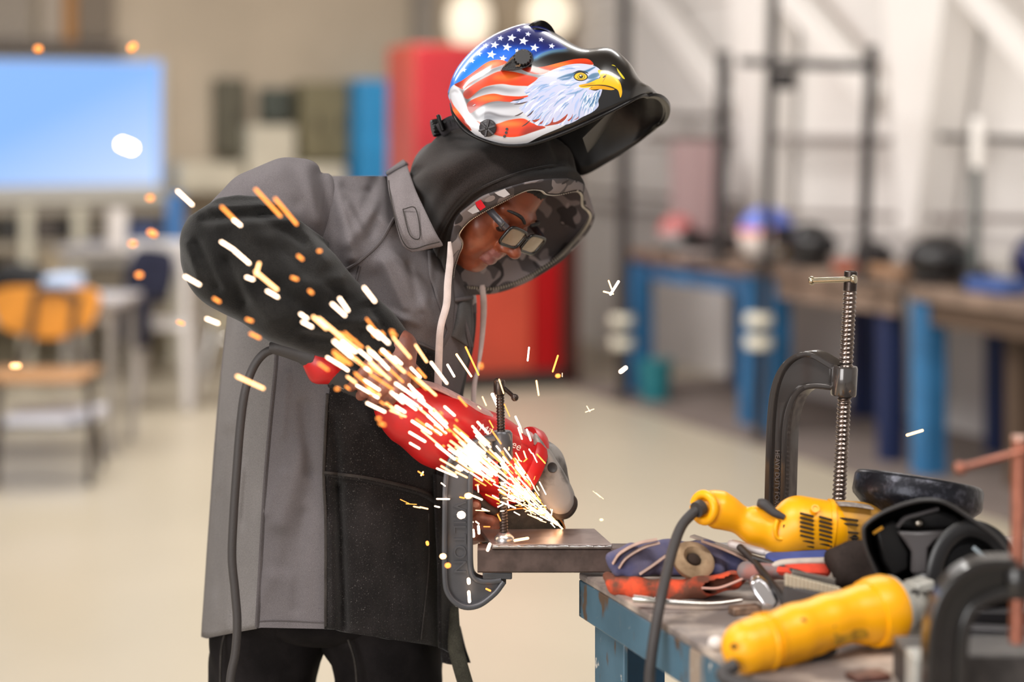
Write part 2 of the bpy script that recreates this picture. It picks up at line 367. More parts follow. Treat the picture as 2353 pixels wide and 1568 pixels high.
for k, (x, y, rx, ry) in enumerate(((1078, 48, .17, .16), (1262, 34, .19, .14))):
    c = onwall(x, y, .28); t = thing('wall_lamp', ['round glowing wall lamp above the red cabinet', 'round glowing wall lamp above the helmet'][k], 'lamp', c)
    add('globe', ball(c, (rx*1.05, .1, ry*1.5), 20), mat('lit_globe', (246, 232, 208), .4, emit=.62), t)
    add('bracket', tube([c, c-WN*.3], .04, 8), M_steelw, t)
# storage rack under the screen
t = thing('storage_rack', 'grey storage rack with pale uprights under the screen', 'rack', onwall(150, 700, .4))
for x in (-60, 62, 182, 405): add('upright', wallbox(x-14, 472, x+14, 800, .05, .55, z0=0), mat('pale_upright', (196, 190, 172), .6), t, smooth=False)
for y in (478, 560, 640, 720): add('shelf', wallbox(-70, y, 415, y+12, .45, .1), mat('rack_shelf', (150, 140, 124), .6), t, smooth=False)
add('back_sheet', wallbox(-70, 472, 415, 800, .02, .08, z0=0), mat('rack_back', (140, 130, 108), .7), t, smooth=False)
STB = [(0, 494, 40, 556, (60, 58, 56)), (78, 498, 130, 556, (82, 74, 68)), (134, 510, 165, 556, (46, 42, 42)), (200, 496, 246, 556, (108, 100, 88)), (300, 500, 390, 556, (84, 78, 72)), (6, 580, 44, 638, (118, 104, 86)), (84, 580, 170, 638, (172, 156, 130)), (205, 656, 280, 716, (96, 90, 74)), (80, 658, 165, 716, (120, 112, 92))]
NB = ['black bin', 'grey bin', 'small black case', 'taupe bin', 'wide dark bin', 'brown box', 'tan box', 'olive box', 'khaki box']
for k, (x0, y0, x1, y1, c) in enumerate(STB):
    t = thing('storage_bin', NB[k]+' on the storage rack under the screen', 'bin', onwall((x0+x1)/2, y1, .3))
    m = mat('bin_paint_%d' % k, c, .6)
    add('body', wallbox(x0, y0+8, x1, y1-7, .3, .2), m, t, bevel=.01); add('lid', wallbox(x0-3, y0, x1+3, y0+9, .33, .19), m, t, bevel=.005)
# ------------------------------------------------------------------ left middle distance: desks, chair, draped jacket
M_tubedark = mat('brown_steel_tube', (74, 66, 60), .4, metal=.3); M_orange = mat('varnished_plywood', (214, 140, 42), .4, var=.12, vscale=6)
M_tan = mat('worn_plywood_seat', (170, 126, 84), .5, var=.1, vscale=6); M_chrome = mat('chrome', (200, 198, 194), .18, metal=1.0)
M_paper = mat('white_paper', (214, 214, 224), .7); M_bpaper = mat('bluish_paper', (176, 196, 226), .6); M_navy = mat('navy_cloth', (26, 28, 50), .9); M_black = mat('black_cloth', (22, 22, 24), .9)
CD = 9.0
t = thing('school_chair', 'orange plywood school chair with brown tube legs at the left edge', 'chair', P(110, 1080, CD))
bk = cr(PA([(-12, 668, CD), (-6, 740, CD), (40, 768, CD), (110, 780, CD), (175, 768, CD), (216, 735, CD), (222, 668, CD), (110, 660, CD)]), 40, True)
add('backrest', prism(bk, (0, .02, 0)), M_orange, t, bevel=.005)
add('seat', box(P(90, 862, CD-.28)-Vector((0, 0, 0)), (.5, .46, .03)), M_tan, t, bevel=.012)
for x0, x1, d0, d1 in ((70, 45, CD-.02, CD-.02), (168, 190, CD-.02, CD+.0)):
    add('back_post', tube(cr(PA([(x0+10, 680, d0), (x0, 760, d0), (x1, 850, d0-.05), (x1-5, 880, d0-.1)]), 14), .017, 8), M_tubedark, t)
add('top_rail', tube(cr(PA([(80, 682, CD-.02), (95, 668, CD-.02), (150, 668, CD-.02), (168, 686, CD-.02)]), 10), .017, 8), M_tubedark, t)
for a, b in (((-10, 870, CD-.5), (-10, 1088, CD-.52)), ((195, 862, CD-.08), (236, 1076, CD-.02)), ((205, 870, CD-.48), (205, 0, CD-.5)), ((0, 862, CD-.08), (-22, 1076, CD-.02))):
    p0 = P(*a); p1 = P(*b); p1.z = .012
    add('leg', tube([p0, (p0+p1)/2+Vector((.01, 0, 0)), p1], .017, 8), M_tubedark, t)
add('book_rack', box(P(105, 975, CD-.28), (.42, .36, .015)), M_chrome, t, smooth=False)
for k, (x, y, w) in enumerate(((80, 962, .30), (150, 968, .26))):
    tag(add('paper_stack', box(P(x+20, y-6-k*12, CD-.3+k*.05), (w, .26, .05)), M_paper, bevel=.004), ['thick stack of white paper in the rack under the orange chair', 'thinner stack of white paper leaning out of the chair rack'][k], 'paper')
def simple_table(name, lab, c, w, d, h, mt, ml, cat='table', legt=.04, group=None):
    c = np.array([c[0], c[1], 0.]); t = thing(name, lab, cat, c, group)
    add('tabletop', box(c+np.array([0, 0, h-.02]), (w, d, .04)), mt, t, bevel=.006)
    for sx in (-1, 1):
        for sy in (-1, 1): add('leg', box(c+np.array([sx*(w/2-.05), sy*(d/2-.05), (h-.04)/2]), (legt, legt, h-.04)), ml, t, smooth=False)
    add('apron', box(c+np.array([0, -d/2+.05, h-.08]), (w-.1, .02, .08)), ml, t, smooth=False)
    return t
M_gtop = mat('grey_laminate', (170, 164, 162), .5); M_gleg = mat('grey_leg', (158, 152, 146), .5)
c = P(60, 690, 9.6); simple_table('student_desk', 'grey student desk behind the orange chair', c, 1.1, .6, .80, M_gtop, M_gleg, 'desk')
zt = .80
def blob(name, ctr, r, m, lab, cat, seed=0, amp=.15, n=24, parent=None, **k):
    V, Fc = ball((0, 0, 0), 1, n); V = np.asarray(V); g = np.random.default_rng(seed); w = g.normal(size=(5, 3))*2.2; ph = g.uniform(0, 6, 5)
    s = 1+amp*sum(np.sin(V@w[i]+ph[i]) for i in range(5))/2.2; V = V*s[:, None]*np.asarray(r)
    V[:, 2] = np.maximum(V[:, 2], -r[2]*.8); V = V+np.asarray(ctr)
    return add(name, (V, Fc), m, parent, label=lab, cat=cat, **k)
p = P(45, 640, 9.5); blob('jacket_heap', (p.x, p.y, zt+.075), (.17, .2, .09), M_black, 'black jacket heaped on the student desk at left', 'jacket', 3, .25)
p = P(145, 620, 9.45); tag(add('plastic_tub', box((p.x, p.y, zt+.06), (.17, .24, .12)), M_bpaper, bevel=.02), 'pale blue plastic tub on the student desk', 'tub')
p = P(172, 664, 9.35); tag(add('notebook', box((p.x, p.y, zt+.012), (.27, .2, .024)), M_paper, bevel=.004), 'white notebook on the front edge of the student desk', 'notebook')
p = P(315, 560, 12.2); simple_table('work_table', 'grey work table below the right end of the screen', p, .9, .7, .93, M_gtop, M_gleg)
p = P(270, 520, 12.0); zt2 = .93
add('paper_towel_roll', lathe([(.0, 0), (.065, 0), (.065, .24), (.02, .24), (.02, .22), (.0, .22)], (p.x, p.y, zt2), (0, 0, 1), 20), mat('towel_paper', (222, 214, 208), .8), label='white paper towel roll standing on the work table', cat='paper roll')
p = P(335, 540, 12.05); tag(add('tool_case', box((p.x, p.y, zt2+.07), (.2, .2, .14)), mat('dark_blue_case', (34, 52, 92), .5), bevel=.01), 'dark blue case on the work table', 'case')
p = P(396, 520, 11.95); tag(add('blue_board', box((p.x+.02, p.y, zt2+.17), (.1, .12, .34)), mat('blue_board_paint', (52, 104, 160), .6), bevel=.006), 'upright blue box at the right end of the work table', 'box')
# draped jacket on a chair
JD = 10.9
t = thing('chrome_chair', 'pale metal chair under the navy jacket', 'chair', P(335, 860, JD))
for x0, x1 in ((318, 304), (420, 432)):
    p0 = P(x0, 600, JD+.1); p1 = P(x1, 900, JD); p1.z = .01; add('leg', tube([p0, (p0+p1)/2, p1], .035, 8), mat('pale_leg', (206, 200, 196), .4), t)
    p0 = P(x0+20, 740, JD+.4); p1 = P(x1+10, 860, JD+.4); p1.z = .01; add('leg', tube([p0, p1], .03, 8), mat('pale_leg', (206, 200, 196), .4), t)
add('seat', box(P(365, 745, JD+.22), (.38, .4, .04)), mat('pale_leg', (206, 200, 196), .4), t, bevel=.01)
add('backrest', box(P(362, 590, JD+.1), (.34, .03, .2)), mat('pale_leg', (206, 200, 196), .4), t, bevel=.01)
out = cr(np.array([(318, 575), (300, 620), (290, 690), (286, 780), (310, 795), (338, 800), (345, 740), (350, 680), (372, 690), (386, 640), (384, 585), (350, 570)], dtype=float), 48, True)
R = []
for s, dd in ((.82, -.075), (1, -.05), (1.0, .03), (.82, .055)):
    m_ = out.mean(0); R.append([P(*(m_+(q-m_)*s*np.array([1.28, 1])), JD+dd+.02*math.sin(q[0]*.12)) for q in out])
tag(add('navy_jacket', loft(R, True, True, True), M_navy), 'navy blue jacket draped over the pale chair', 'jacket')
# chrome stools in the blurred distance
for k, (x, D_) in enumerate(((520, 13.2), (528, 11.2))):
    t = thing('chrome_stool', ['chrome stool farther back, right behind the elbow', 'chrome stool between the navy jacket and the elbow'][k], 'stool', P(x, HY+CAMZ*F/D_, D_))
    c = P(x, 0, D_); add('seat', lathe([(.0, .48), (.15, .48), (.16, .50), (.15, .53), (0, .53)], (c.x, c.y, 0), (0, 0, 1), 20), mat('pale_seat', (150, 140, 116), .5), t)
    for a in (.5, 2.1, 3.6, 5.2): add('leg', tube([(c.x+.1*math.cos(a), c.y+.1*math.sin(a), .48), (c.x+.2*math.cos(a), c.y+.2*math.sin(a), .01)], .014, 6), M_chrome, t)
    add('foot_ring', tube(cr([(c.x+.15*math.cos(a), c.y+.15*math.sin(a), .2) for a in np.linspace(0, 2*math.pi, 12, endpoint=False)], 25), .008, 6, cap=False), M_chrome, t)

# ------------------------------------------------------------------ right side: welding benches, booth frames, helmets
BO = np.array([.763, 11.7, 0])
def bs(s, back=0.0, z=0.0): return BO+RD*s-RN*back+np.array([0, 0, z])
M_btop = mat('worn_bench_top', (132, 112, 98), .5, var=.25, vscale=5); M_bl2 = mat('bench_blue', (46, 106, 152), .4, var=.15, vscale=5); M_nv = mat('bench_navy', (22, 38, 78), .5); M_brn = mat('bench_brown', (84, 66, 52), .6)
mt = thing('floor_strip', 'long dark strip on the floor under the welding benches', 'mat', bs(2.2))  # thin sheet, darker than the floor, along the bench row
add('strip_sheet', box(bs(2.2, .35, .006), (5.4, 1.25, .012), np.array([RD, RN, [0, 0, 1]])), mat('dark_floor_strip', (118, 106, 100), .7, var=.1, vscale=3), mt, smooth=False)
for k, (s0, s1, zt_, lab) in enumerate([(-.05, 1.52, .89, 'far welding bench with blue legs beside the red cabinet'), (1.66, 2.98, .90, 'middle welding bench with blue legs'), (3.10, 4.7, .88, 'near welding bench with blue legs at the right')]):
    t = thing('welding_bench', lab, 'bench', bs((s0+s1)/2, .4))
    A = np.array([RD, RN, [0, 0, 1]])
    add('bench_top', box(bs((s0+s1)/2, .42, zt_), (s1-s0, .86, .07), A), M_btop, t, bevel=.006)
    add('apron', box(bs((s0+s1)/2, .04, zt_-.09), (s1-s0-.1, .03, .11), A), M_btop if k == 1 else M_bl2 if k == 0 else M_brn, t, smooth=False)
    for s in (s0+.06, s1-.06):
        if k == 1 and s > s0+.5: continue
        add('leg', box(bs(s, .06, zt_/2-.02), (.13, .12, zt_-.04), A), M_bl2, t, bevel=.006)
        add('rear_leg', box(bs(s, .78, zt_/2-.02), (.11, .1, zt_-.04), A), M_nv, t, bevel=.004)
    if k == 1:
        for b_ in (.1, .75): add('leg', box(bs(s1-.2, b_, zt_/2-.02), (.1, .1, zt_-.04), A), M_nv, t, bevel=.004)
    if k == 2: add('centre_leg', box(bs(3.62, .25, .42), (.11, .1, .84), A), M_brn, t, smooth=False)
def post(px, ytop, D, w, lab, bands=False, white=False, ybot=None, x2=None):
    a = P(px, ytop, D); b = P(x2 if x2 else px, 400, D); zb = 0.0 if ybot is None else P(0, ybot, D).z; b.z = zb
    t = thing('booth_post', lab, 'post', b)
    add('pole', tube([b, (a+b)/2, a], w/2, 10), mat('grey_post', (88, 92, 90), .5) if white else M_dark, t)
    add('base_plate', lathe([(0, 0), (w*1.3, 0), (w*1.3, .015), (0, .015)], b, (0, 0, 1), 16), M_dark, t)
    if white: add('white_tip', tube([a-Vector((0, 0, .2)), a], w*.62, 12, rnd=True), M_steelw, t)
    if bands:
        for y in bands:
            c = P((x2 or px)-2, y, D); add('white_band', lathe([(0, -.03), (.07, -.03), (.076, -.02), (.076, .02), (.07, .03), (0, .03)], c, (0, 0, 1), 18), mat('cream_band', (226, 220, 202), .5), t)
post(1436, -60, 11.4, .075, 'dark full-height post with two white bands beside the red cabinet', (736, 788), x2=1432)
post(1780, -60, 9.8, .055, 'dark full-height post with two white bands in front of the benches', (735, 787), x2=1746)
zs = 618
post(1664, 118, 10.3, .075, 'dark booth post standing on the far bench', ybot=605, x2=1650)
post(2003, 105, 9.0, .06, 'dark booth post rising behind the middle bench', ybot=650, x2=1982)
post(2247, 282, 8.6, .05, 'grey post with a white tip at the right', white=True, ybot=660, x2=2236)
t = thing('booth_rail', 'black rail of the booth frame with a small box hanging from it', 'rail', P(1860, 150, 9.3))
add('bar', tube([P(1705, 142, 9.9), P(1860, 148, 9.4), P(2006, 152, 9.02)], .026, 8), M_dark, t)
add('clamp_box', box(P(1803, 184, 9.6), (.1, .06, .1)), M_dark, t, bevel=.008)
for k, (x0, y0, D0, x1, y1, D1, w, c, lab) in enumerate([(1525, 268, 11.6, 1664, 272, 10.5, .045, (96, 84, 80), 'short brown rail left of the booth post'), (1490, 312, 11.8, 1690, 318, 10.3, .045, (120, 106, 102), 'lower brown rail left of the booth post'), (1690, 314, 10.4, 2045, 322, 9.0, .05, (156, 150, 148), 'grey rail crossing the booth frame'), (2095, 312, 9.6, 2400, 322, 8.4, .035, (52, 48, 48), 'black rail at the right edge'), (1345, 440, 12.3, 1700, 470, 11.2, .035, (104, 92, 90), 'thin dark rail low on the left of the right wall'), (1600, 486, 11.2, 2420, 506, 8.7, .035, (132, 122, 120), 'thin grey rail above the benches')]):
    a, b = rw(x0, y0, .2), rw(x1, y1, .2)
    t = thing('wall_rail', lab, 'rail', (a+b)/2)
    add('bar', tube([a, (a+b)/2, b], w/2, 8), mat('rail_paint_%d' % k, c, .5), t)
    for q in (a*.9+b*.1, a*.1+b*.9): add('bracket', bar(q, q-RN*.2, .03, .03, (0, 0, 1)), mat('rail_paint_%d' % k, c, .5), t, smooth=False)
o = add('trim_12', wallbox(1330, 470, 1700, 500, .05, .02, RN, RC), mat('mauve_panel', (150, 136, 134), .7), kind='structure'); o['label'] = 'mauve strip low on the right wall'
pm = add('welding_screen', wallbox(1540, 325, 1665, 560, .02, .55, RN, RC), mat('mauve_curtain', (170, 146, 146), .7)); tag(pm, 'pale mauve welding curtain hanging behind the far bench', 'curtain')
# helmets and clutter lying on the benches
def bhelmet(name, lab, px, py, D, r, cols, seed, yaw=0):
    c = P(px, py, D); c.z = {10.1: .935, 9.85: .935, 9.55: .935}.get(D, .925 if D > 10.5 else .915)+r[2]*.95+.008; t = thing(name, lab, 'helmet', c-Vector((0, 0, r[2])))
    V, Fc = ball((0, 0, 0), 1, 24); V = np.asarray(V); V = V*np.asarray(r); V[:, 2] = np.where(V[:, 2] < 0, V[:, 2]*.95, V[:, 2]); V = V+np.asarray(c)
    z = (V[:, 2]-c.z)/r[2]; x = (V[:, 0]-c.x)/r[0]
    mi = []
    for f in Fc:
        zz, xx = np.mean([z[i] for i in f]), np.mean([x[i] for i in f]); mi.append(0 if len(cols) == 1 else (0 if zz > .25 else (1 if zz > 0 and xx < .35 else (3 if xx > .45 and len(cols) > 3 else 2))))
    add('shell', (V, Fc), None, t, mats=[mat('helm_%d_%d' % (seed, i), q, .3) for i, q in enumerate(cols)], mi=mi)
    add('visor', box(c+Vector((r[0]*.5, -r[1]*.7, 0)), (r[0]*.9, r[1]*.6, r[2]*.7)), mat('visor_black', (18, 18, 20), .2), t, bevel=.02)
    add('headband', tube(cr([c+Vector((r[0]*.8*math.cos(a), r[1]*.8*math.sin(a), -r[2]*.8)) for a in np.linspace(0, 6.28, 12, endpoint=False)], 25, True), .012, 6, cap=False), M_dark, t)
bhelmet('welding_helmet', 'small red and white welding helmet on the far bench', 1556, 530, 11.2, (.12, .13, .12), [(176, 96, 96), (172, 120, 118), (150, 150, 152)], 1)
bhelmet('welding_helmet', 'blue, white and red welding helmet on the middle bench', 1762, 540, 10.1, (.16, .15, .16), [(96, 116, 206), (222, 140, 128), (226, 216, 212), (190, 150, 60)], 2)
bhelmet('welding_helmet', 'black welding helmet beside the blue and white one', 1862, 548, 9.85, (.13, .14, .12), [(34, 32, 34)], 3)
bhelmet('welding_helmet', 'large black welding helmet on the near bench', 2160, 590, 8.9, (.17, .15, .12), [(26, 24, 26)], 4)
bhelmet('welding_helmet', 'dark helmet left of the large black one', 2005, 592, 9.55, (.1, .12, .08), [(40, 34, 36)], 5)
bhelmet('welding_helmet', 'navy helmet cut off by the right edge', 2376, 610, 8.6, (.1, .12, .13), [(30, 34, 78)], 6)
for k, (x, y, D, s, c, n, cat, lab) in enumerate([(1955, 612, 9.4, (.14, .14, .06), (152, 78, 58), 'rag', 'rag', 'dull red rag bundle on the middle bench'), (1640, 560, 11.3, (.3, .2, .12), (62, 54, 54), 'tool_box', 'box', 'dark box behind the far bench edge'), (1605, 596, 10.9, (.25, .2, .03), (150, 140, 138), 'steel_plate', 'plate', 'pale steel plate on the far bench'), (2010, 628, 9.25, (.5, .1, .05), (168, 128, 96), 'wood_board', 'board', 'tan board along the front edge of the middle bench'), (2238, 655, 8.5, (.09, .09, .11), (34, 32, 32), 'post_clamp', 'clamp', 'black clamp gripping the bench under the white-tipped post'), (2300, 610, 8.9, (.2, .1, .16), (206, 200, 194), 'white_box', 'box', 'white box on the near bench right of the black helmet'), (2290, 676, 8.35, (.3, .14, .07), (58, 84, 142), 'blue_tray', 'tray', 'blue tray on the near bench front edge')]):
    p = P(x, y, D); p.z = (.935 if k in (0, 3) else .925 if k in (1, 2) else .915)+s[2]/2+.001; tag(add(n, box(p, s, np.array([RD, -RN, [0, 0, 1]])), mat('clutter_%d' % k, c, .6), bevel=.012), lab, cat)
p = P(1506, 900, 11.3); t = thing('bucket', 'teal plastic bucket on the floor beside the far bench leg', 'bucket', (p.x, p.y, 0))
add('body', lathe([(0, .004), (.085, .004), (.105, .25), (.098, .25), (.08, .02), (0, .02)], (p.x, p.y, 0), (0, 0, 1), 20), mat('teal_plastic', (28, 112, 122), .4), t)
add('rim', lathe([(.1, .24), (.112, .24), (.112, .262), (.1, .262)], (p.x, p.y, 0), (0, 0, 1), 20), mat('teal_plastic', (28, 112, 122), .4), t)
# ------------------------------------------------------------------ the welder
def cloth(name, rgb, scale=700, bump=.5, grain=.28, *,  var=.1, vscale=7, rough=.9, rgb2=None, sheen=0.0, speck=None):
    m = mat(name, rgb, rough, var=var, vscale=vscale, bump=bump, bscale=scale, rgb2=rgb2, sheen=sheen, spec=.12, bdist=.0008)
    nt = m.node_tree; b = nt.nodes['Principled BSDF']; src = b.inputs['Base Color'].links[0].from_socket
    tc = nt.nodes.new('ShaderNodeTexCoord'); gn = nt.nodes.new('ShaderNodeTexNoise'); gn.inputs['Scale'].default_value = scale*1.6; gn.inputs['Detail'].default_value = 1
    gr_ = nt.nodes.new('ShaderNodeMapRange'); gr_.inputs['From Min'].default_value = .3; gr_.inputs['From Max'].default_value = .7; gr_.inputs['To Min'].default_value = 1-grain; gr_.inputs['To Max'].default_value = 1+grain
    gm = nt.nodes.new('ShaderNodeMix'); gm.data_type = 'RGBA'; gm.blend_type = 'MULTIPLY'; gm.inputs['Factor'].default_value = 1
    nt.links.new(tc.outputs['Object'], gn.inputs['Vector']); nt.links.new(gn.outputs['Fac'], gr_.inputs['Value']); nt.links.new(src, gm.inputs['A']); nt.links.new(gr_.outputs['Result'], gm.inputs['B']); nt.links.new(gm.outputs['Result'], b.inputs['Base Color'])
    if speck:
        nt = m.node_tree; b = nt.nodes['Principled BSDF']; src = b.inputs['Base Color'].links[0].from_socket
        tc = nt.nodes.new('ShaderNodeTexCoord'); n = nt.nodes.new('ShaderNodeTexNoise'); n.inputs['Scale'].default_value = speck[1]; n.inputs['Detail'].default_value = 1
        r = nt.nodes.new('ShaderNodeValToRGB'); r.color_ramp.elements[0].position = speck[2]; r.color_ramp.elements[1].position = min(.99, speck[2]+.09)
        mx = nt.nodes.new('ShaderNodeMix'); mx.data_type = 'RGBA'; mx.inputs['B'].default_value = (*u8(speck[0]), 1)
        nt.links.new(tc.outputs['Object'], n.inputs['Vector']); nt.links.new(n.outputs['Fac'], r.inputs['Fac']); nt.links.new(r.outputs['Color'], mx.inputs['Factor'])
        nt.links.new(src, mx.inputs['A']); nt.links.new(mx.outputs['Result'], b.inputs['Base Color'])
    return m
M_jkt = cloth('grey_cotton_twill', (101, 96, 98), 900, .35, var=.07, vscale=5)
M_jkt2 = cloth('grey_cotton_back', (112, 108, 107), 900, .35, var=.07, vscale=5)
M_sue = cloth('black_suede', (32, 29, 29), 420, .8, var=.3, vscale=14, rough=.95, sheen=.12, speck=((92, 88, 86), 520, .66))
M_suea = cloth('black_suede_sleeve', (27, 26, 25), 420, .8, var=.45, vscale=12, rough=.95, sheen=.16)
M_fle = cloth('black_fleece', (38, 32, 30), 500, .2, .42, var=.2, vscale=10, rough=1.0, sheen=.15)
M_den = cloth('black_denim', (28, 25, 26), 800, .5, var=.25, vscale=16)
M_seam = cloth('grey_seam', (84, 79, 80), 900, .3, var=.1, vscale=9); M_seamd = cloth('dark_seam', (60, 56, 54), 700, .4, var=.2, vscale=30)
M_skin = mat('brown_skin', (150, 80, 52), .4, var=.14, vscale=26, bump=.15, bscale=500, rgb2=(120, 60, 38), spec=.5, bdist=.0006)
M_skin.node_tree.nodes['Principled BSDF'].inputs['Subsurface Weight'].default_value = .06
M_skin.node_tree.nodes['Principled BSDF'].inputs['Subsurface Radius'].default_value = (.006, .002, .001)
M_hand = mat('brown_hand_skin', (136, 82, 66), .5, var=.14, vscale=40, bump=.3, bscale=420, rgb2=(106, 62, 50), bdist=.0008)
M_lip = mat('lip_skin', (134, 84, 80), .38, var=.1, vscale=60); M_hair = mat('black_hair', (20, 16, 15), .7, var=.3, vscale=90, bump=.8, bscale=260)
def camo():
    m = bpy.data.materials.new('grey_camouflage'); m.use_nodes = True; nt = m.node_tree; b = nt.nodes['Principled BSDF']; b.inputs['Roughness'].default_value = .95
    tc = nt.nodes.new('ShaderNodeTexCoord'); last = None
    for k, (sc, off, thr, c) in enumerate(((26, 0, 0, (132, 124, 125)), (22, 3.1, .50, (84, 79, 81)), (21, 7.7, .585, (56, 52, 54)), (26, 12.3, .63, (158, 149, 149)))):
        if k == 0: last = None; base = c; continue
        mp = nt.nodes.new('ShaderNodeMapping'); mp.inputs['Location'].default_value = (off, off*.7, off*.3)
        n = nt.nodes.new('ShaderNodeTexNoise'); n.inputs['Scale'].default_value = sc; n.inputs['Detail'].default_value = .6; n.inputs['Distortion'].default_value = .5
        r = nt.nodes.new('ShaderNodeMath'); r.operation = 'GREATER_THAN'; r.inputs[1].default_value = thr
        mx = nt.nodes.new('ShaderNodeMix'); mx.data_type = 'RGBA'; mx.inputs['B'].default_value = (*u8(c), 1)
        nt.links.new(tc.outputs['Object'], mp.inputs['Vector']); nt.links.new(mp.outputs['Vector'], n.inputs['Vector']); nt.links.new(n.outputs['Fac'], r.inputs[0]); nt.links.new(r.outputs[0], mx.inputs['Factor'])
        if last is None: mx.inputs['A'].default_value = (*u8(base), 1)
        else: nt.links.new(last, mx.inputs['A'])
        last = mx.outputs['Result']
    nt.links.new(last, b.inputs['Base Color']); return m
M_camo = camo()
TD = 3.15                                                             # depth of the middle of the torso
person = thing('person', 'person in grey and black welding jacket bending over the bench with an angle grinder', 'person', (P(740, 1400, TD).x, TD, 0))
# --- body: one continuous surface
fa = np.array([.561, -.496, -.663]); ua = np.array([.667, -.203, .716]); aa = np.cross(ua, fa)   # face forward, head up, far ear
fa /= np.linalg.norm(fa); ua -= ua@fa*fa; ua /= np.linalg.norm(ua); aa = np.cross(fa, ua); aa = aa if aa[1] > 0 else -aa
HA = np.array([aa, fa, ua]); HC = np.array(P(1196, 541, 3.02))-.100*fa
def hl(a, f, u): return HC+np.array([a, f, u])@HA
def seg(lo, flo, fhi, hi, fine, coarse): return np.concatenate([np.arange(lo, flo, coarse), np.arange(flo, fhi, fine), np.arange(fhi, hi, coarse)])
zs = np.concatenate([np.arange(.02, .93, .014), np.arange(.93, 1.045, .0028), np.arange(1.045, 1.16, .014), np.arange(1.16, 1.30, .0028), np.arange(1.30, 1.345, .014), np.arange(1.345, 1.57, .0028), np.arange(1.57, 1.66, .014)])
B = Sdf(seg(-.62, -.285, .125, .14, .0028, .014), seg(2.70, 2.79, 3.12, 3.5, .0028, .014), zs)
K = .02
B.ell(hl(0, -.012, .03), (.074, .094, .098), HA, K).ell(hl(0, .03, -.045), (.057, .055, .075), HA, .03)
B.ell(hl(0, .024, -.074), (.047, .05, .036), HA, .025).cap(hl(-.008, .070, -.091), hl(.008, .070, -.091), .0155, k=.018)
for s in (-1, 1):
    B.cap(hl(s*.044, .056, -.032), hl(s*.056, .03, -.02), .02, .016, k=.02)
    B.cap(hl(s*.008, .082, .02), hl(s*.046, .068, .02), .011, .010, k=.012)
    B.ell(hl(s*.031, .094, -.002), (.016, .012, .011), HA, .008, sub=True)
    B.ell(hl(s*.031, .073, -.003), (.0145, .0135, .0135), HA, .004)
    B.ell(hl(s*.0135, .099, -.032), (.0095, .011, .009), HA, .006)
    B.cap(hl(s*.072, -.005, .01), hl(s*.076, -.012, -.025), .012, .008, k=.008)
    B.cap(hl(s*.028, .070, -.048), hl(s*.035, .062, -.066), .016, k=.02)
B.cap(hl(0, .082, .010), hl(0, .107, -.024), .007, .010, k=.012).ell(hl(0, .114, -.027), (.0125, .0115, .0105), HA, .006)
B.cap(hl(0, .087, -.040), hl(0, .089, -.047), .010, .010, k=.012)
for u_, w_, r_, f_ in ((-.0525, .020, .0094, .0885), (-.0662, .017, .0104, .0865)):
    B.chain([(hl(-w_-.006, f_-.014, u_-.001), r_*.45), (hl(-w_*.5, f_-.001, u_), r_*.95), (hl(0, f_+.001, u_-.0005), r_), (hl(w_*.5, f_-.001, u_), r_*.95), (hl(w_+.006, f_-.014, u_-.001), r_*.45)], k=.003)
B.cap(hl(-.018, .0985, -.0592), hl(.018, .0985, -.0592), .0022, k=.002, sub=True)
nb = P(925, 560, TD)
B.cap(hl(0, -.03, -.06), nb, .058, .062, k=.03)
B.chain([(P(900, 600, TD), .10), (P(800, 720, TD), .14), (P(740, 1100, TD), .13), (P(745, 1300, TD), .10)], k=.04)
B.chain([(P(860, 580, TD-.06), .06), (P(720, 540, TD-.1), .045), (P(560, 575, 2.90), .045), (P(690, 680, 2.87), .05), (P(820, 770, 2.87), .034), (P(905, 822, 2.868), .028)], k=.03)     # right arm
B.chain([(P(900, 580, TD+.1), .07), (P(880, 700, TD+.24), .06), (P(930, 930, TD+.22), .052), (P(1040, 1140, 3.14), .034), (P(1072, 1190, 3.02), .025)], k=.03)                      # left arm
for x0, x1, x2 in ((655, 600, 610), (855, 890, 880)):
    B.chain([(P(x0, 1400, TD), .075), (P(x1, 1700, TD), .06), (np.array([P(x2, 0, TD).x, TD, .07]), .05)], k=.03)
HX = np.array([.87, 0, -.5]); HX /= np.linalg.norm(HX); HU = np.array([.5, 0, .87]); HU /= np.linalg.norm(HU); HD0 = 2.862
hc = np.array(P(884, 872, HD0)); px1 = HD0/F
def hp(t, u, d): return hc+HX*t*px1+HU*u*px1+np.array([0, d, 0])
B.chain([(hp(-8, 78, .0), .030), (hp(4, 50, -.012), .030)], k=.012)
for t, L, r in ((-46, .95, .0092), (-17, 1.05, .0098), (12, 1.08, .0098), (40, .98, .0092)):
    B.chain([(hp(t*.8, 52, -.026), r*1.15), (hp(t, 26, -.041), r*1.1), (hp(t-3, -8, -.044), r*1.03), (hp(t-8, -38*L, -.031), r*.95), (hp(t-12, -55*L, -.010), r*.85)], k=.0035)
B.chain([(hp(10, 60, .01), .014), (hp(52, 40, .03), .011), (hp(70, 10, .034), .0095)], k=.006)                                         # thumb round the far side
lc = 2.962
for y0, x1, r, dy in ((1170, 1112, .0095, 4), (1192, 1140, .0095, 6), (1212, 1138, .009, 6), (1230, 1124, .0082, 4)):                       # left hand under the tool
    B.chain([(P(1076, y0+4, lc+.03), r*1.15), (P(1092, y0, lc-.01), r*1.1), (P(x1-14, y0+dy, lc-.008), r), (P(x1+8, y0+dy+2, lc+.02), r*.9)], k=.004)
B.cap(P(1070, 1185, lc+.04), P(1085, 1215, lc+.035), .026, k=.01)
B.chain([(P(1070, 1190, lc-.005), .0125), (P(1078, 1172, lc-.024), .0115), (P(1091, 1163, lc-.03), .0105)], k=.006)
bv, bf = B.mesh()
lx = (bv-HC)@HA.T
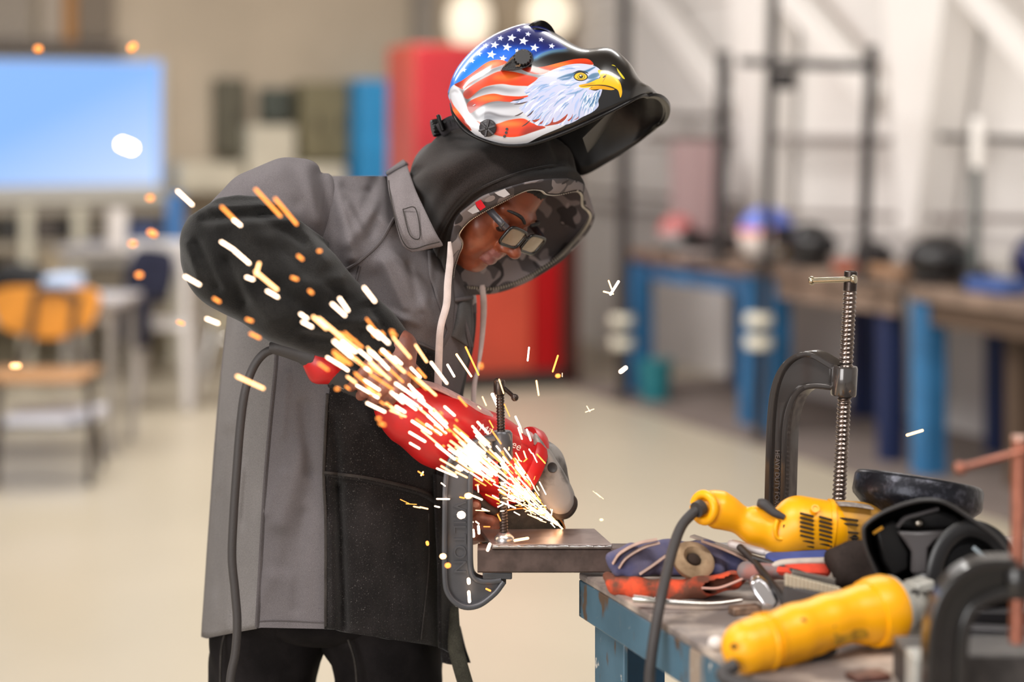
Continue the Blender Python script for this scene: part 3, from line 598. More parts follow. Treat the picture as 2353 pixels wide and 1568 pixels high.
fc = np.array([np.mean(lx[list(q)], axis=0) for q in bf]); wc = np.array([np.mean(bv[list(q)], axis=0) for q in bf])
lip = (np.abs(fc[:, 0]) < .0245-.25*np.abs(fc[:, 2]+.0592)) & (fc[:, 1] > .079) & (fc[:, 2] > -.0745) & (fc[:, 2] < -.0455)
mi = np.where(lip, 1, np.where(wc[:, 2] < 1.33, 2, 0))
body = add('body', (bv, bf), None, person, mats=[M_skin, M_lip, M_hand], mi=mi.tolist(), label='brown skin of face and hands')
for s in (-1, 1):
    add('eyebrow', tube(cr([hl(s*.010, .0965, .021), hl(s*.026, .094, .0275), hl(s*.04, .086, .027), hl(s*.052, .071, .020)], 14), np.array([.0022, .003, .0032, .0032, .0032, .0032, .003, .003, .0028, .0026, .0024, .002, .0016, .001]), 6), M_hair, person)
    add('eye', ball(hl(s*.031, .0775, -.006), .0112, 14, HA), mat('dark_eye', (40, 28, 24), .1), person)
nail = add('fingernail', ball(P(1093, 1160, lc-.0395), (.0062, .0022, .0052), 12), mat('nail', (176, 128, 116), .25), person)
Hh = Sdf.around([HC], .135, .0045); Hh.ell(hl(0, -.012, .033), (.077, .0965, .0995), HA, .01)
def haircut(p):
    l = (p-HC)@HA.T; w = np.sin(p[..., 0]*420)*np.sin(p[..., 1]*390+1)*np.sin(p[..., 2]*450+2)
    return np.minimum(.064-l[..., 2], l[..., 1]-.02)+w*.003
Hh.cut(haircut)
add('hair', Hh.mesh(), M_hair, person, label='short black hair at the forehead')
# --- trousers
def leg(pts, seed):
    p = PA(pts); n = 46; q = cr(p, n); q[-1, 2] = .10; r = cr(np.array([[a] for a in (.128, .112, .104, .096, .088)]), n)[:, 0]
    T, N, Bv = frames(q, (0, 1, 0)); R = []
    for i in range(n):
        a = np.linspace(0, 2*math.pi, 36, endpoint=False); w = 1+.03*np.sin(3*a+i*.35+seed)+.02*np.sin(7*a-i*.5)
        R.append(q[i]+np.outer(np.cos(a)*r[i]*w*.86, N[i])+np.outer(np.sin(a)*r[i]*w, Bv[i]))
    return loft(R, True, True, True)
trs = add('trousers', J([leg([(632, 1370, TD), (613, 1500, TD), (598, 1650, TD), (600, 2000, TD), (600, 2350, TD)], 0), leg([(850, 1370, TD), (885, 1500, TD), (893, 1650, TD), (885, 2000, TD), (885, 2350, TD)], 2), ball(P(745, 1400, TD), (.15, .14, .055), 24)]), M_den, person, label='black denim work trousers')
for k, pts in enumerate(([(520, 1440), (508, 1500), (506, 1600)], [(800, 1470), (815, 1520), (822, 1600)])):
    add('seam', tube(cr(PA([(x, y, TD-[.105, .128][k]) for x, y in pts]), 12), .0022, 6), M_seamd, trs)
for x in (600, 885):
    c = np.array([P(x, 0, TD).x, TD, 0.]); bt = Sdf.around([c, c+[.2, 0, .16]], .12, .008); bt.cap(c+[-.02, 0, .05], c+[.15, 0, .042], .05, .042, .02).cap(c+[-.02, 0, .05], c+[-.02, 0, .16], .052, .056, .02).cut(lambda p: .006-p[..., 2])
    add('boot', bt.mesh(), mat('black_boot', (24, 22, 22), .5), person)
# --- jacket torso
TR = np.array([(405, 700, 888, .15), (430, 625, 915, .18), (470, 575, 945, .205), (520, 548, 985, .215), (580, 537, 1030, .22), (640, 530, 1066, .22), (700, 524, 1086, .22), (760, 518, 1090, .22), (850, 508, 1072, .215), (950, 498, 1050, .21), (1050, 490, 1024, .21), (1150, 483, 1016, .21), (1250, 476, 1014, .212), (1350, 469, 1018, .215), (1440, 462, 1022, .22), (1500, 460, 1020, .225)], dtype=float)
yy = np.linspace(405, 1500, 240); sm = lambda c: np.convolve(np.pad(np.interp(yy, TR[:, 0], TR[:, c]), 8, mode='edge'), np.hanning(19)[1:-1]/np.hanning(19).sum(), 'valid')
TX0, TX1, TB = sm(1)[:240], sm(2)[:240], sm(3)[:240]
FOLDS = [(502, 880, 484, 1420, 6, .0025), (522, 950, 500, 1440, 7, -.0025), (545, 1100, 522, 1448, 6, .0025), (575, 900, 560, 1200, 9, -.003), (660, 860, 648, 1000, 9, .003), (700, 1180, 680, 1400, 12, -.003), (612, 1180, 650, 1090, 10, .003), (880, 600, 930, 705, 12, .005), (1000, 610, 990, 700, 8, -.004), (940, 610, 965, 720, 9, -.004), (790, 430, 850, 440, 9, -.004), (800, 470, 835, 540, 8, .004), (850, 540, 875, 470, 9, -.004), (830, 680, 905, 745, 10, -.004), (850, 700, 960, 745, 8, .003), (905, 1180, 890, 1460, 12, -.003), (840, 950, 900, 1060, 14, .004), (930, 1250, 940, 1440, 10, .003), (742, 400, 775, 520, 20, -.004), (770, 420, 812, 590, 18, .010), (868, 405, 838, 470, 12, -.007), (838, 470, 900, 520, 16, .006), (560, 900, 500, 1120, 14, .006), (530, 1000, 486, 1350, 16, -.007), (556, 1080, 510, 1430, 14, .006), (700, 930, 715, 1080, 16, -.006), (690, 1040, 640, 1200, 26, .006), (720, 1100, 660, 1300, 22, -.004), (778, 1120, 790, 1440, 11, -.012), (768, 960, 778, 1120, 10, -.006), (760, 1200, 765, 1440, 10, .005), (830, 1150, 850, 1470, 40, .005), (960, 1200, 968, 1460, 16, .004), (905, 600, 1000, 740, 26, .008), (860, 640, 900, 760, 24, -.006), (930, 740, 990, 690, 20, .005), (545, 760, 520, 980, 12, .005), (620, 1330, 560, 1440, 20, .004), (880, 1200, 990, 1180, 30, .003), (800, 560, 870, 470, 14, .005)]
def folds(x, y, FL=None):
    g_ = 1.0 if FL is not None else 1.55; FL = FOLDS if FL is None else FL
    d = np.zeros(np.broadcast(x, y).shape)
    for x0, y0, x1, y1, w, a in FL:
        vx, vy = x1-x0, y1-y0; t = np.clip(((x-x0)*vx+(y-y0)*vy)/(vx*vx+vy*vy), 0, 1); d = d+g_*a*np.exp(-((x-x0-t*vx)**2+(y-y0-t*vy)**2)/w**2)
    return d
def torD(x, y, off=0.0):
    a, b = np.interp(y, yy, TX0), np.interp(y, yy, TX1); h = np.interp(y, yy, TB); u = np.clip(np.abs((x-(a+b)/2)/((b-a)/2)), 0, 1)
    return TD-h*(1-u**2.3)**(1/2.3)-folds(x, y)-off
hemx = np.array([455, 475, 600, 745, 790, 810, 1010, 1030]); hemy = np.array([1462, 1468, 1443, 1446, 1448, 1455, 1485, 1484])
R = []
for i in np.concatenate([np.arange(0, 228)]):
    y = yy[i]; a = np.linspace(0, 2*math.pi, 240, endpoint=False); c, s = np.cos(a), np.sin(a); e = 2/2.3
    u = np.sign(c)*np.abs(c)**e; v = np.sign(s)*np.abs(s)**e; x = (TX0[i]+TX1[i])/2+(TX1[i]-TX0[i])/2*u
    yb = y
    if y > 1250: yb = y+(np.interp(x, hemx, hemy)-yy[227])*((y-1250)/(yy[227]-1250))**1.5*np.ones_like(x)
    fd = np.where(v < 0, folds(x, np.broadcast_to(yb, x.shape)), 0.006*np.sin(x*.05+y*.01))
    D = TD+TB[i]*v-np.where(v < 0, fd, 0)
    R.append(np.stack([(x-CX)*D/F, D, CAMZ-(yb-HY)*D/F], 1))
jk = add('jacket', loft(R, True, True, False), M_jkt, person, label='grey cotton welding jacket with black leather sleeves and front')
def patch(name, xl, xr, yt, yb, off, m, parent, nx=24, ny=40, solid=.004, label=None, Df=torD):
    R = []
    for t in np.linspace(0, 1, ny):
        row = []
        for s in np.linspace(0, 1, nx):
            y = 1000.
            for _ in range(6):
                x = (1-s)*np.interp(y, *xl)+s*np.interp(y, *xr); y = (1-t)*np.interp(x, *yt)+t*np.interp(x, *yb)
            row.append(P(x, y, float(Df(x, y, off))))
        R.append(row)
    V, Fc = loft(R, False); return add(name, (V, [f[::-1] for f in Fc]), m, parent, solid=solid, label=label, soff=-1)
lf = patch('leather_front', ([715, 900, 1000, 1085, 1200, 1445], [768, 757, 748, 742, 745, 745]), ([812, 1000, 1150, 1300, 1485], [1006, 1000, 1004, 1010, 1010]), ([745, 905, 1010], [708, 772, 814]), ([745, 790, 805, 1010], [1447, 1449, 1456, 1487]), .0065, M_sue, jk, 60, 80, label='black suede lower front panel')
def seamline(name, pts, m, parent, r=.0022, off=.006, n=40):
    q = cr(np.array(pts, dtype=float), n); return add(name, tube([P(x, y, float(torD(x, y, off))) for x, y in q], r, 6), m, parent)
seamline('seam', [(742, 1086), (850, 1100), (960, 1126), (1004, 1150)], M_seamd, jk, .003, .009)
seamline('seam', [(748, 1090), (850, 1106), (960, 1133), (1000, 1154)], M_sue, jk, .0035, .008)
seamline('seam', [(752, 905), (744, 1085), (748, 1200), (748, 1440)], M_seamd, jk, .0026, .008)
seamline('seam', [(985, 1180), (985, 1300), (968, 1470)], M_seamd, jk, .0012, .0092)
seamline('seam', [(640, 740), (633, 850), (622, 960), (610, 1100), (601, 1250), (590, 1442)], M_seam, jk, .0035, .001)
seamline('seam', [(470, 1455), (600, 1428), (745, 1431)], M_seam, jk, .0009, .0006)
seamline('seam', [(905, 502), (870, 560), (820, 604), (790, 622)], M_seam, jk, .0028, .001)
seamline('seam', [(827, 612), (815, 660), (800, 720)], M_seam, jk, .0026, .001)
seamline('seam', [(905, 768), (950, 785), (1006, 808)], M_seam, jk, .003, .002)
bp = patch('back_panel', ([640, 850, 1440], [532, 508, 463]), ([640, 850, 1100, 1440], [640, 632, 610, 590]), ([500, 660], [690, 690]), ([455, 475, 600], [1459, 1466, 1444]), .0036, M_jkt2, jk, 40, 60, .002, label='lighter grey rear panel')
# front edge, placket, far front
patch('placket', ([575, 640, 760, 810], [985, 990, 1030, 1008]), ([575, 640, 700, 760, 810], [1036, 1042, 1046, 1040, 1014]), ([985, 1045], [575, 572]), ([985, 1045], [800, 808]), .006, cloth('placket_grey', (92, 87, 88), 900, .35, var=.07, vscale=8), jk, 10, 30)
snap = np.array(P(1018, 577, float(torD(1018, 577, .012)))); add('snap', lathe([(0, 0), (.0062, 0), (.0062, .0015), (.0045, .003), (.0035, .0018), (0, .0018)], snap, (0, -1, 0.1), 20), mat('nickel', (150, 142, 132), .3, metal=1), jk)
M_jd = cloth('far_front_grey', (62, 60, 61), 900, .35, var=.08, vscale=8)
def slab(name, pts, D, th, m, parent, bev=.003, wav=0.0, **k):
    p = [P(x, y, D+wav*math.sin(x*.07+y*.045)) for x, y in pts]
    return add(name, prism(p, (0, th, 0)), m, parent, bevel=bev, **k)
def drape(name, left, right, n, m, parent, solid=.004, amp=.004, nx=10, **k):
    A, C = cr(PA(left), n), cr(PA(right), n); R = []
    for i in range(n):
        s = np.linspace(0, 1, nx)[:, None]; q = A[i]*(1-s)+C[i]*s; q[:, 1] += amp*np.sin(s[:, 0]*7+i*.22)-amp*2*np.sin(s[:, 0]*math.pi); R.append(q)
    V, Fc = loft(R, False); return add(name, (V, [f[::-1] for f in Fc]), m, parent, solid=solid, **k)
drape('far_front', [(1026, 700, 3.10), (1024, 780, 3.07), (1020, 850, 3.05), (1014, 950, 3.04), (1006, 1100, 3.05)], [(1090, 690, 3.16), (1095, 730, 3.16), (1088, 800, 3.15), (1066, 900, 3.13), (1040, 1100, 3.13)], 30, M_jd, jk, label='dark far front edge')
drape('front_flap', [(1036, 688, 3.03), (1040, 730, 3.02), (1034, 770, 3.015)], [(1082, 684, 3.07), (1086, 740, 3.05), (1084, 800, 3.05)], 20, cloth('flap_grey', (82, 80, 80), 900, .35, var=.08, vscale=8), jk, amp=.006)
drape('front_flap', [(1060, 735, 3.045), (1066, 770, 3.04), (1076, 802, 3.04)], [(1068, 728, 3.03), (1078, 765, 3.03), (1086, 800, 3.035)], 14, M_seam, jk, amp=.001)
add('collar_edge', tube(cr(PA([(1040, 690, 3.02), (1058, 688, 3.03), (1084, 684, 3.06)]), 12), .004, 8), M_seam, jk)
drape('leather_far_front', [(1000, 1090, 3.03), (1004, 1200, 3.03), (1010, 1320, 3.03), (1012, 1490, 3.03)], [(1040, 1100, 3.12), (1042, 1230, 3.12), (1046, 1350, 3.10), (1052, 1500, 3.10)], 30, M_sue, jk)
# collar
drape('collar', [(889, 404, 3.06), (893, 440, 2.985), (903, 485, 2.945), (915, 535, 2.93), (926, 566, 2.93), (945, 580, 2.932)], [(935, 379, 3.05), (955, 437, 2.965), (980, 490, 2.93), (1003, 537, 2.915), (1017, 562, 2.92), (1014, 567, 2.925)], 40, cloth('collar_grey', (116, 109, 110), 900, .35, var=.06, vscale=7), jk, .006, .003, 14, label='pointed grey collar')
drape('collar_back', [(889, 404, 3.06), (894, 398, 3.14), (905, 400, 3.24)], [(935, 379, 3.05), (930, 372, 3.14), (940, 380, 3.24)], 16, M_jkt, jk, .005, .001)
for pts in ([(893, 415, 3.03), (899, 460, 2.955), (911, 512, 2.925), (926, 555, 2.918), (946, 572, 2.918), (985, 562, 2.912), (1010, 556, 2.91)], [(926, 481, 2.931), (955, 480, 2.927), (965, 545, 2.911), (942, 540, 2.916), (926, 481, 2.931)]):
    add('stitching', tube(cr(PA(pts), 40), .0009, 5), M_seamd, jk)
# sleeves (right arm, near the camera)
SG = [(640, 395, 560, 430, 24, .004), (735, 400, 770, 560, 15, -.010), (705, 385, 735, 500, 18, .007), (560, 430, 680, 470, 14, -.005)]
def near(FL):
    def f(p):
        x, y = CX+p[..., 0]*F/p[..., 1], HY+(CAMZ-p[..., 2])*F/p[..., 1]; return -folds(x, y, FL)-.0016*np.sin(p[..., 0]*60+p[..., 2]*45)*np.sin(p[..., 2]*70-p[..., 1]*40)
    return f
gs = [(P(690, 500, 3.03), .085), (P(668, 483, 2.985), .078), (P(612, 508, 2.935), .077), (P(556, 548, 2.885), .074)]
G = Sdf.around([g[0] for g in gs], .13, .005).chain(gs, .03).disp(near(SG))
sl = add('sleeve', G.mesh(), M_jkt, jk, label='grey upper sleeve')
LS = [(480, 480, 640, 470, 9, .005), (470, 505, 650, 492, 9, -.006), (500, 520, 690, 505, 12, .005), (455, 560, 500, 660, 12, -.005), (690, 520, 745, 600, 16, .006), (640, 560, 720, 640, 18, -.007), (560, 640, 620, 740, 22, .006), (700, 650, 780, 640, 14, .005), (760, 690, 850, 700, 13, -.006), (740, 740, 860, 740, 12, .006), (700, 770, 820, 790, 12, -.005), (840, 740, 890, 800, 10, .005), (800, 700, 860, 690, 10, .006)]
ls = [(P(650, 525, 2.945), .082), (P(548, 562, 2.885), .083), (P(562, 592, 2.875), .086), (P(688, 680, 2.862), .078), (P(772, 735, 2.865), .058), (P(848, 780, 2.87), .048), (P(910, 818, 2.872), .040)]
L_ = Sdf.around([g[0] for g in ls], .105, .0045).chain(ls, .03)
def cut_top(p):
    x, y = CX+p[..., 0]*F/p[..., 1], HY+(CAMZ-p[..., 2])*F/p[..., 1]
    yl = np.interp(x, [400, 470, 500, 545, 600, 650, 700, 745, 800], [520, 475, 455, 448, 452, 475, 515, 548, 600]); return (yl-y)*.8/1400
def cut_cuff(p): return ((p-np.array(P(922, 846, 2.87)))@HX)-.002
LS = [q[:5]+(q[5]*1.35,) for q in LS]+[(430, 560, 455, 640, 10, .006), (520, 600, 560, 690, 14, -.008), (600, 500, 700, 560, 14, -.007), (560, 530, 640, 560, 16, .006), (640, 660, 720, 720, 16, -.008), (740, 640, 800, 700, 12, -.008), (860, 720, 905, 790, 8, -.006)]
L_.disp(near(LS)); L_.cut(cut_top); L_.cut(cut_cuff)
ll = add('leather_sleeve', L_.mesh(), M_suea, jk, label='black suede lower sleeve')
lsf = [(P(900, 600, TD+.12), .09), (P(890, 720, TD+.23), .085), (P(935, 930, TD+.2), .075), (P(1030, 1120, 3.15), .05)]
add('leather_sleeve', Sdf.around([g[0] for g in lsf], .1, .008).chain(lsf, .03).mesh(), M_suea, jk, label='black suede sleeve of the far arm')
# straps hanging under the jacket
add('strap', tube(cr(PA([(1036, 1395, 3.07), (1040, 1450, 3.06), (1052, 1510, 3.05), (1072, 1580, 3.05), (1090, 1640, 3.05)]), 24), np.array([[.013, .004]]*24), 10, (0, 1, 0)), cloth('olive_webbing', (66, 64, 56), 500, .6, var=.2, vscale=30), jk, label='dark webbing strap hanging down')
drape('lower_flap', [(1008, 1470, 3.1), (1012, 1500, 3.1), (1014, 1524, 3.1)], [(1058, 1440, 3.12), (1070, 1490, 3.11), (1082, 1524, 3.11)], 12, M_sue, jk)
# --- hooded sweatshirt
hd = .0
rim = [(1323, 437, 3.07), (1281, 445, 3.02), (1257, 444, 2.995), (1243, 435, 2.985), (1215, 434, 2.975), (1187, 444, 2.97), (1151, 463, 2.965), (1116, 481, 2.965), (1080, 503, 2.97), (1059, 525, 2.975), (1052, 543, 2.98), (1060, 562, 2.985), (1050, 589, 3.0), (1040, 625, 3.03), (1043, 657, 3.07), (1080, 661, 3.12), (1135, 663, 3.165), (1187, 648, 3.19), (1234, 624, 3.205), (1281, 593, 3.205), (1312, 562, 3.20), (1340, 529, 3.19), (1356, 501, 3.17), (1353, 484, 3.155), (1339, 470, 3.13), (1337, 446, 3.10)]
bnd = [(1328, 418, 3.075), (1305, 410, 3.02), (1281, 410, 2.995), (1257, 411, 2.975), (1225, 415, 2.96), (1195, 422, 2.95), (1158, 433, 2.94), (1110, 449, 2.935), (1076, 473, 2.94), (1050, 496, 2.945), (1040, 525, 2.955), (1034, 555, 2.965), (1030, 590, 2.985), (1022, 625, 3.02), (1030, 668, 3.07), (1080, 676, 3.13), (1135, 673, 3.18), (1190, 656, 3.21), (1238, 632, 3.225), (1286, 600, 3.225), (1320, 567, 3.22), (1350, 532, 3.21), (1364, 500, 3.185), (1358, 470, 3.16), (1350, 445, 3.13), (1342, 428, 3.105)]
NR = 104
rimp, bndp = cr(PA(rim), NR, True), cr(PA(bnd), NR, True)
def ring4(T, N, Bt, Fa):
    # keep the same order as the rim: top, near, throat, far
    ctrl = PA([T, N, Bt, Fa]); key = [0, 7/26, 14.3/26, 20/26, 1.0]
    t = np.linspace(0, 1, NR, endpoint=False); w = np.interp(t, key, [0, 1, 2, 3, 4]); i = np.floor(w).astype(int); u = (w-i)[:, None]; g = lambda k: ctrl[k % 4]
    a, b, c, d = g(i-1), g(i), g(i+1), g(i+2); return .5*(2*b+(c-a)*u+(2*a-5*b+4*c-d)*u*u+(3*b-a-3*c+d)*u**3)
RG = [bndp, ring4((1318, 375, 3.08), (1080, 440, 2.915), (1012, 600, 3.06), (1280, 560, 3.24)), ring4((1270, 318, 3.08), (1055, 412, 2.905), (985, 540, 3.07), (1180, 500, 3.23)), ring4((1160, 282, 3.08), (1028, 392, 2.91), (962, 470, 3.07), (1080, 420, 3.21)), ring4((1050, 288, 3.08), (985, 378, 2.95), (944, 420, 3.07), (1000, 360, 3.17)), ring4((985, 328, 3.08), (955, 380, 3.01), (938, 398, 3.07), (960, 360, 3.12))]
RGa = np.array(RG); Rs = np.stack([cr(RGa[:, j], 46) for j in range(NR)], 1)
gi = np.arange(46)[:, None]; ti = np.arange(NR)[None]
wr_ = .0035*np.sin(gi*.55+ti*.06)*np.exp(-((gi-8)/14.)**2)+.004*np.sin(gi*.33-ti*.11+2)*np.clip(gi/10., 0, 1)
EC, ER = hl(0, -.012, .033), np.array([.088, .1065, .1095])
def clear_head(p, k=1.0):
    q = (p-EC)@HA.T/(ER*k); n = np.linalg.norm(q, axis=-1, keepdims=True); return np.where(n < 1, EC+(p-EC)/np.maximum(n, .2), p)
ctr = Rs.mean(axis=(0, 1)); Rs = Rs+(Rs-ctr)/np.linalg.norm(Rs-ctr, axis=2, keepdims=True)*wr_[..., None]*np.clip(gi/4., 0, 1)[..., None]
Rs = clear_head(Rs); bndp = Rs[0]; rimp = clear_head(rimp, .93)
V, Fc = loft(Rs, True, False, True)
hood = add('hood', (V, [f[::-1] for f in Fc]), M_fle, person, label='black fleece hood of a sweatshirt')
add('hood_band', loft([rimp*(1-t)+bndp*t+np.array([0, -.004*math.sin(math.pi*t), .002*math.sin(math.pi*t)]) for t in np.linspace(0, 1, 6)], True), M_camo, hood, solid=.002, label='grey camouflage band inside the zip')
inner = [rimp]+[ctr+(r-ctr)*s+np.array([0, 0, 0]) for r, s in ((Rs[6], .95), (Rs[12], .93), (Rs[20], .91), (Rs[30], .9))]
ia = np.array(inner); Ri = clear_head(np.stack([cr(ia[:, j], 30) for j in range(NR)], 1), .95)
add('lining', loft(Ri, True, False, True), M_camo, hood, label='grey camouflage hood lining')
M_zip = mat('zip_brass', (214, 206, 192), .35, metal=.7); M_tape = cloth('zip_tape', (58, 52, 50), 800, .4, var=.1, vscale=20)
add('zip_tape', tube(cr(rimp[::4], 160, True), .0026, 8, cap=False), M_tape, hood)
teeth = []
zp = cr(rimp[::4], 230, True); zt = np.gradient(zp, axis=0)
for i in range(230):
    t_ = zt[i]/np.linalg.norm(zt[i]); o_ = ctr-zp[i]; o_ -= o_@t_*t_; o_ /= np.linalg.norm(o_); b_ = np.cross(t_, o_)
    teeth.append(box(zp[i]+o_*.0005, (.0018, .0042, .0062), np.array([t_, o_, b_])))
add('zip_teeth', J(teeth), M_zip, hood, smooth=False, kind='stuff')
add('hem_seam', tube(np.array([Rs[7, j] for j in range(4, 52)])*1.0+np.array([0, -.002, 0]), .0022, 6), M_fle, hood)
def onband(px_, py_):
    return P(px_, py_, 2.943)
add('red_print', prism([P(1090, 462, 2.936), P(1103, 457, 2.936), P(1116, 476, 2.942), P(1104, 484, 2.945), P(1096, 476, 2.942)], (0, .002, 0)), mat('red_print', (206, 22, 38), .9), hood, smooth=False, label='red blotch of the camouflage')
for q in ([(1066, 480), (1090, 466), (1096, 478), (1102, 486), (1086, 492)], [(1136, 443), (1160, 434), (1172, 447), (1158, 454), (1146, 450)]):
    add('white_print', prism([P(x, y, 2.938+(y-457)*.00025) for x, y in q], (0, .002, 0)), mat('white_print', (182, 176, 176), .9), hood, smooth=False, label='white blotch of the camouflage')
M_cord = cloth('beige_drawstring', (206, 192, 188), 700, .3, .06, var=.05, vscale=60)
def ribbon(name, pts, w, m, parent, th=.0022, **k):
    q = cr(PA(pts), 40); w = np.interp(np.linspace(0, 1, 40), np.linspace(0, 1, len(w)), w)*2.95/F/2
    return add(name, tube(q, np.stack([w, np.full(40, th)], 1), 10, (0, 1, 0)), m, parent, **k)
ribbon('drawstring', [(1033, 556, 2.92), (1034, 600, 2.925), (1029, 650, 2.93), (1026, 700, 2.935), (1013, 750, 2.94), (1009, 803, 2.95), (1006, 900, 2.965)], [8, 16, 17, 17, 16, 17, 18], M_cord, hood)
ribbon('drawstring', [(1108, 655, 3.12), (1111, 690, 3.12), (1111, 725, 3.12), (1107, 783, 3.12), (1099, 844, 3.12), (1090, 885, 3.12), (1087, 950, 3.12)], [12, 16, 15, 12, 8, 12, 12], M_cord, hood)
drape('sweatshirt_front', [(1026, 640, 3.03), (1030, 680, 3.05), (1035, 720, 3.08)], [(1092, 664, 3.15), (1095, 690, 3.15), (1096, 720, 3.16)], 14, M_camo, hood)
# --- eyeglasses
gl = thing('eyeglasses', 'black framed eyeglasses on the welder\'s face', 'eyeglasses', hl(0, .1, -.02))
M_frame = mat('black_acetate', (24, 22, 22), .25)
M_lens = bpy.data.materials.new('tinted_lens'); M_lens.use_nodes = True; b = M_lens.node_tree.nodes['Principled BSDF']
b.inputs['Base Color'].default_value = (*u8((150, 132, 112)), 1); b.inputs['Roughness'].default_value = .06; b.inputs['Metallic'].default_value = .55; b.inputs['Alpha'].default_value = .82; b.inputs['Coat Weight'].default_value = 1
for s in (-1, 1):
    ring = []
    for a in np.linspace(0, 2*math.pi, 36, endpoint=False):
        c_, s_ = math.cos(a), math.sin(a); x = .0268*np.sign(c_)*abs(c_)**.42; y = .0178*np.sign(s_)*abs(s_)**.42
        ring.append(hl(s*(.0325+x), .112-.16*abs(.0325+x)**1.0*abs(.0325+x)*4-.06*y, -.003+y*(1 if x > 0 else .96)))
    ring = np.array(ring)
    add('rim', tube(np.vstack([ring, ring[:1]]), .0028, 8, cap=False), M_frame, gl)
    c0 = ring.mean(0); add('lens', loft([ring, c0+(ring-c0)*.5+fa*.0012, c0+(ring-c0)*.04+fa*.0016], True, False, True), M_lens, gl)
    add('temple', tube(cr([hl(s*.0595, .105, .006), hl(s*.07, .09, .007), hl(s*.076, .04, .006), hl(s*.078, -.01, .004)], 16), np.array([[.0062, .002]]*16), 8, aa), mat('grey_temple', (58, 55, 60), .3), gl)
    add('hinge', box(hl(s*.067, .0955, .007), (.003, .010, .0075), HA), mat('nickel', (150, 142, 132), .3, metal=1), gl, smooth=False)
add('bridge', tube(cr([hl(-.0075, .112, .004), hl(0, .115, .007), hl(.0075, .112, .004)], 8), .0024, 8), M_frame, gl)
# ------------------------------------------------------------------ the flipped-up welding helmet with its painted eagle and flag
KS = .54; IW, IH = 1250, 847                                            # the painting is laid out on a side view of the shell
class Paint:
    def __init__(s): s.a = np.zeros((IH, IW, 3), dtype=np.float32)+np.array([16, 14, 15], dtype=np.float32)
    def mask(s, pts, blur=0, smooth=True):
        p = np.asarray(pts, dtype=float)*KS
        if smooth and len(p) > 3: p = cr(p, len(p)*6, True)
        pad = int(blur*3)+2; x0, y0 = np.maximum(np.floor(p.min(0)).astype(int)-pad, 0); x1, y1 = np.minimum(np.ceil(p.max(0)).astype(int)+pad, [IW, IH])
        if x1 <= x0 or y1 <= y0: return None
        ss = 3; gx = (np.arange((x1-x0)*ss)+.5)/ss+x0; gy = (np.arange((y1-y0)*ss)+.5)/ss+y0; M = np.zeros((len(gy), len(gx)), dtype=bool)
        q = np.roll(p, -1, 0)
        for (ax, ay), (bx, by) in zip(p, q):
            if ay == by: continue
            r = (gy >= min(ay, by)) & (gy < max(ay, by))
            if not r.any(): continue
            xx = ax+(gy[r]-ay)/(by-ay)*(bx-ax); M[r] ^= gx[None] > xx[:, None]
        m = M.reshape(y1-y0, ss, x1-x0, ss).mean((1, 3)).astype(np.float32)
        if blur:
            k = max(1, int(blur)); ker = np.ones(2*k+1)/(2*k+1)
            for _ in range(2):
                m = np.apply_along_axis(lambda v: np.convolve(v, ker, 'same'), 0, m); m = np.apply_along_axis(lambda v: np.convolve(v, ker, 'same'), 1, m)
        return m, slice(y0, y1), slice(x0, x1)
    def fill(s, pts, c, al=1.0, blur=0, smooth=True, clip=None, grad=None):
        r = s.mask(pts, blur, smooth)
        if r is None: return
        m, sy, sx = r
        if clip is not None: m = m*clip[sy, sx]
        c = np.asarray(c, dtype=np.float32)
        if grad:
            (gx0, gy0, c0), (gx1, gy1, c1) = grad; Y, X = np.mgrid[sy, sx]; v = np.array([gx1-gx0, gy1-gy0])*KS
            t = np.clip(((X-gx0*KS)*v[0]+(Y-gy0*KS)*v[1])/(v@v), 0, 1)[..., None]; c = np.array(c0)*(1-t)+np.array(c1)*t
        m = (m*al)[..., None]; s.a[sy, sx] = s.a[sy, sx]*(1-m)+c*m
    def full(s, pts):
        o = np.zeros((IH, IW), dtype=np.float32); m, sy, sx = s.mask(pts); o[sy, sx] = m; return o
    def stroke(s, pts, w, c, al=1.0, blur=0, clip=None, n=20, taper=True):
        p = cr(np.asarray(pts, dtype=float), n); t = np.gradient(p, axis=0); t /= np.linalg.norm(t, axis=1)[:, None]+1e-9; nn = np.stack([-t[:, 1], t[:, 0]], 1)
        h = (w/2*(np.sin(np.linspace(.05, .98, n)*math.pi)**.7 if taper else np.ones(n)))[:, None]
        s.fill(np.vstack([p+nn*h, (p-nn*h)[::-1]]), c, al, blur, False, clip)
im = Paint(); RED, RED2, DRED = (222, 58, 18), (246, 110, 30), (120, 26, 10); WHT, GRY, DGR = (192, 192, 198), (150, 150, 156), (46, 42, 44)
im.fill([(200, 760), (260, 600), (340, 480), (430, 380), (540, 260), (700, 150), (900, 90), (1120, 100), (1200, 200), (1290, 300), (1320, 335), (1200, 350), (1110, 380), (1040, 430), (960, 470), (820, 500), (680, 500), (500, 620), (360, 680)], (10, 70, 190), grad=((760, 190, (14, 30, 110)), (640, 450, (8, 112, 226))))
im.fill([(620, 290), (800, 220), (1000, 190), (1200, 250), (1240, 300), (1000, 290), (800, 310)], (16, 22, 70), .75, 18)
im.fill([(1010, 430), (1090, 380), (1200, 345), (1310, 338), (1340, 352), (1200, 372), (1100, 410), (1040, 450)], (128, 196, 240), .8, 8)
im.fill([(700, 360), (820, 340), (960, 330), (1100, 330), (1000, 380), (860, 420)], (20, 120, 235), .6, 14)
def star(x, y, r, rot=0, c=(214, 216, 240)):
    p = []
    for k in range(10):
        a = -math.pi/2+rot+k*math.pi/5; q = r if k % 2 == 0 else r*.42; p.append((x+q*math.cos(a)*1.05, y+q*math.sin(a)*.95))
    im.fill(p, c, 1, 0, False)
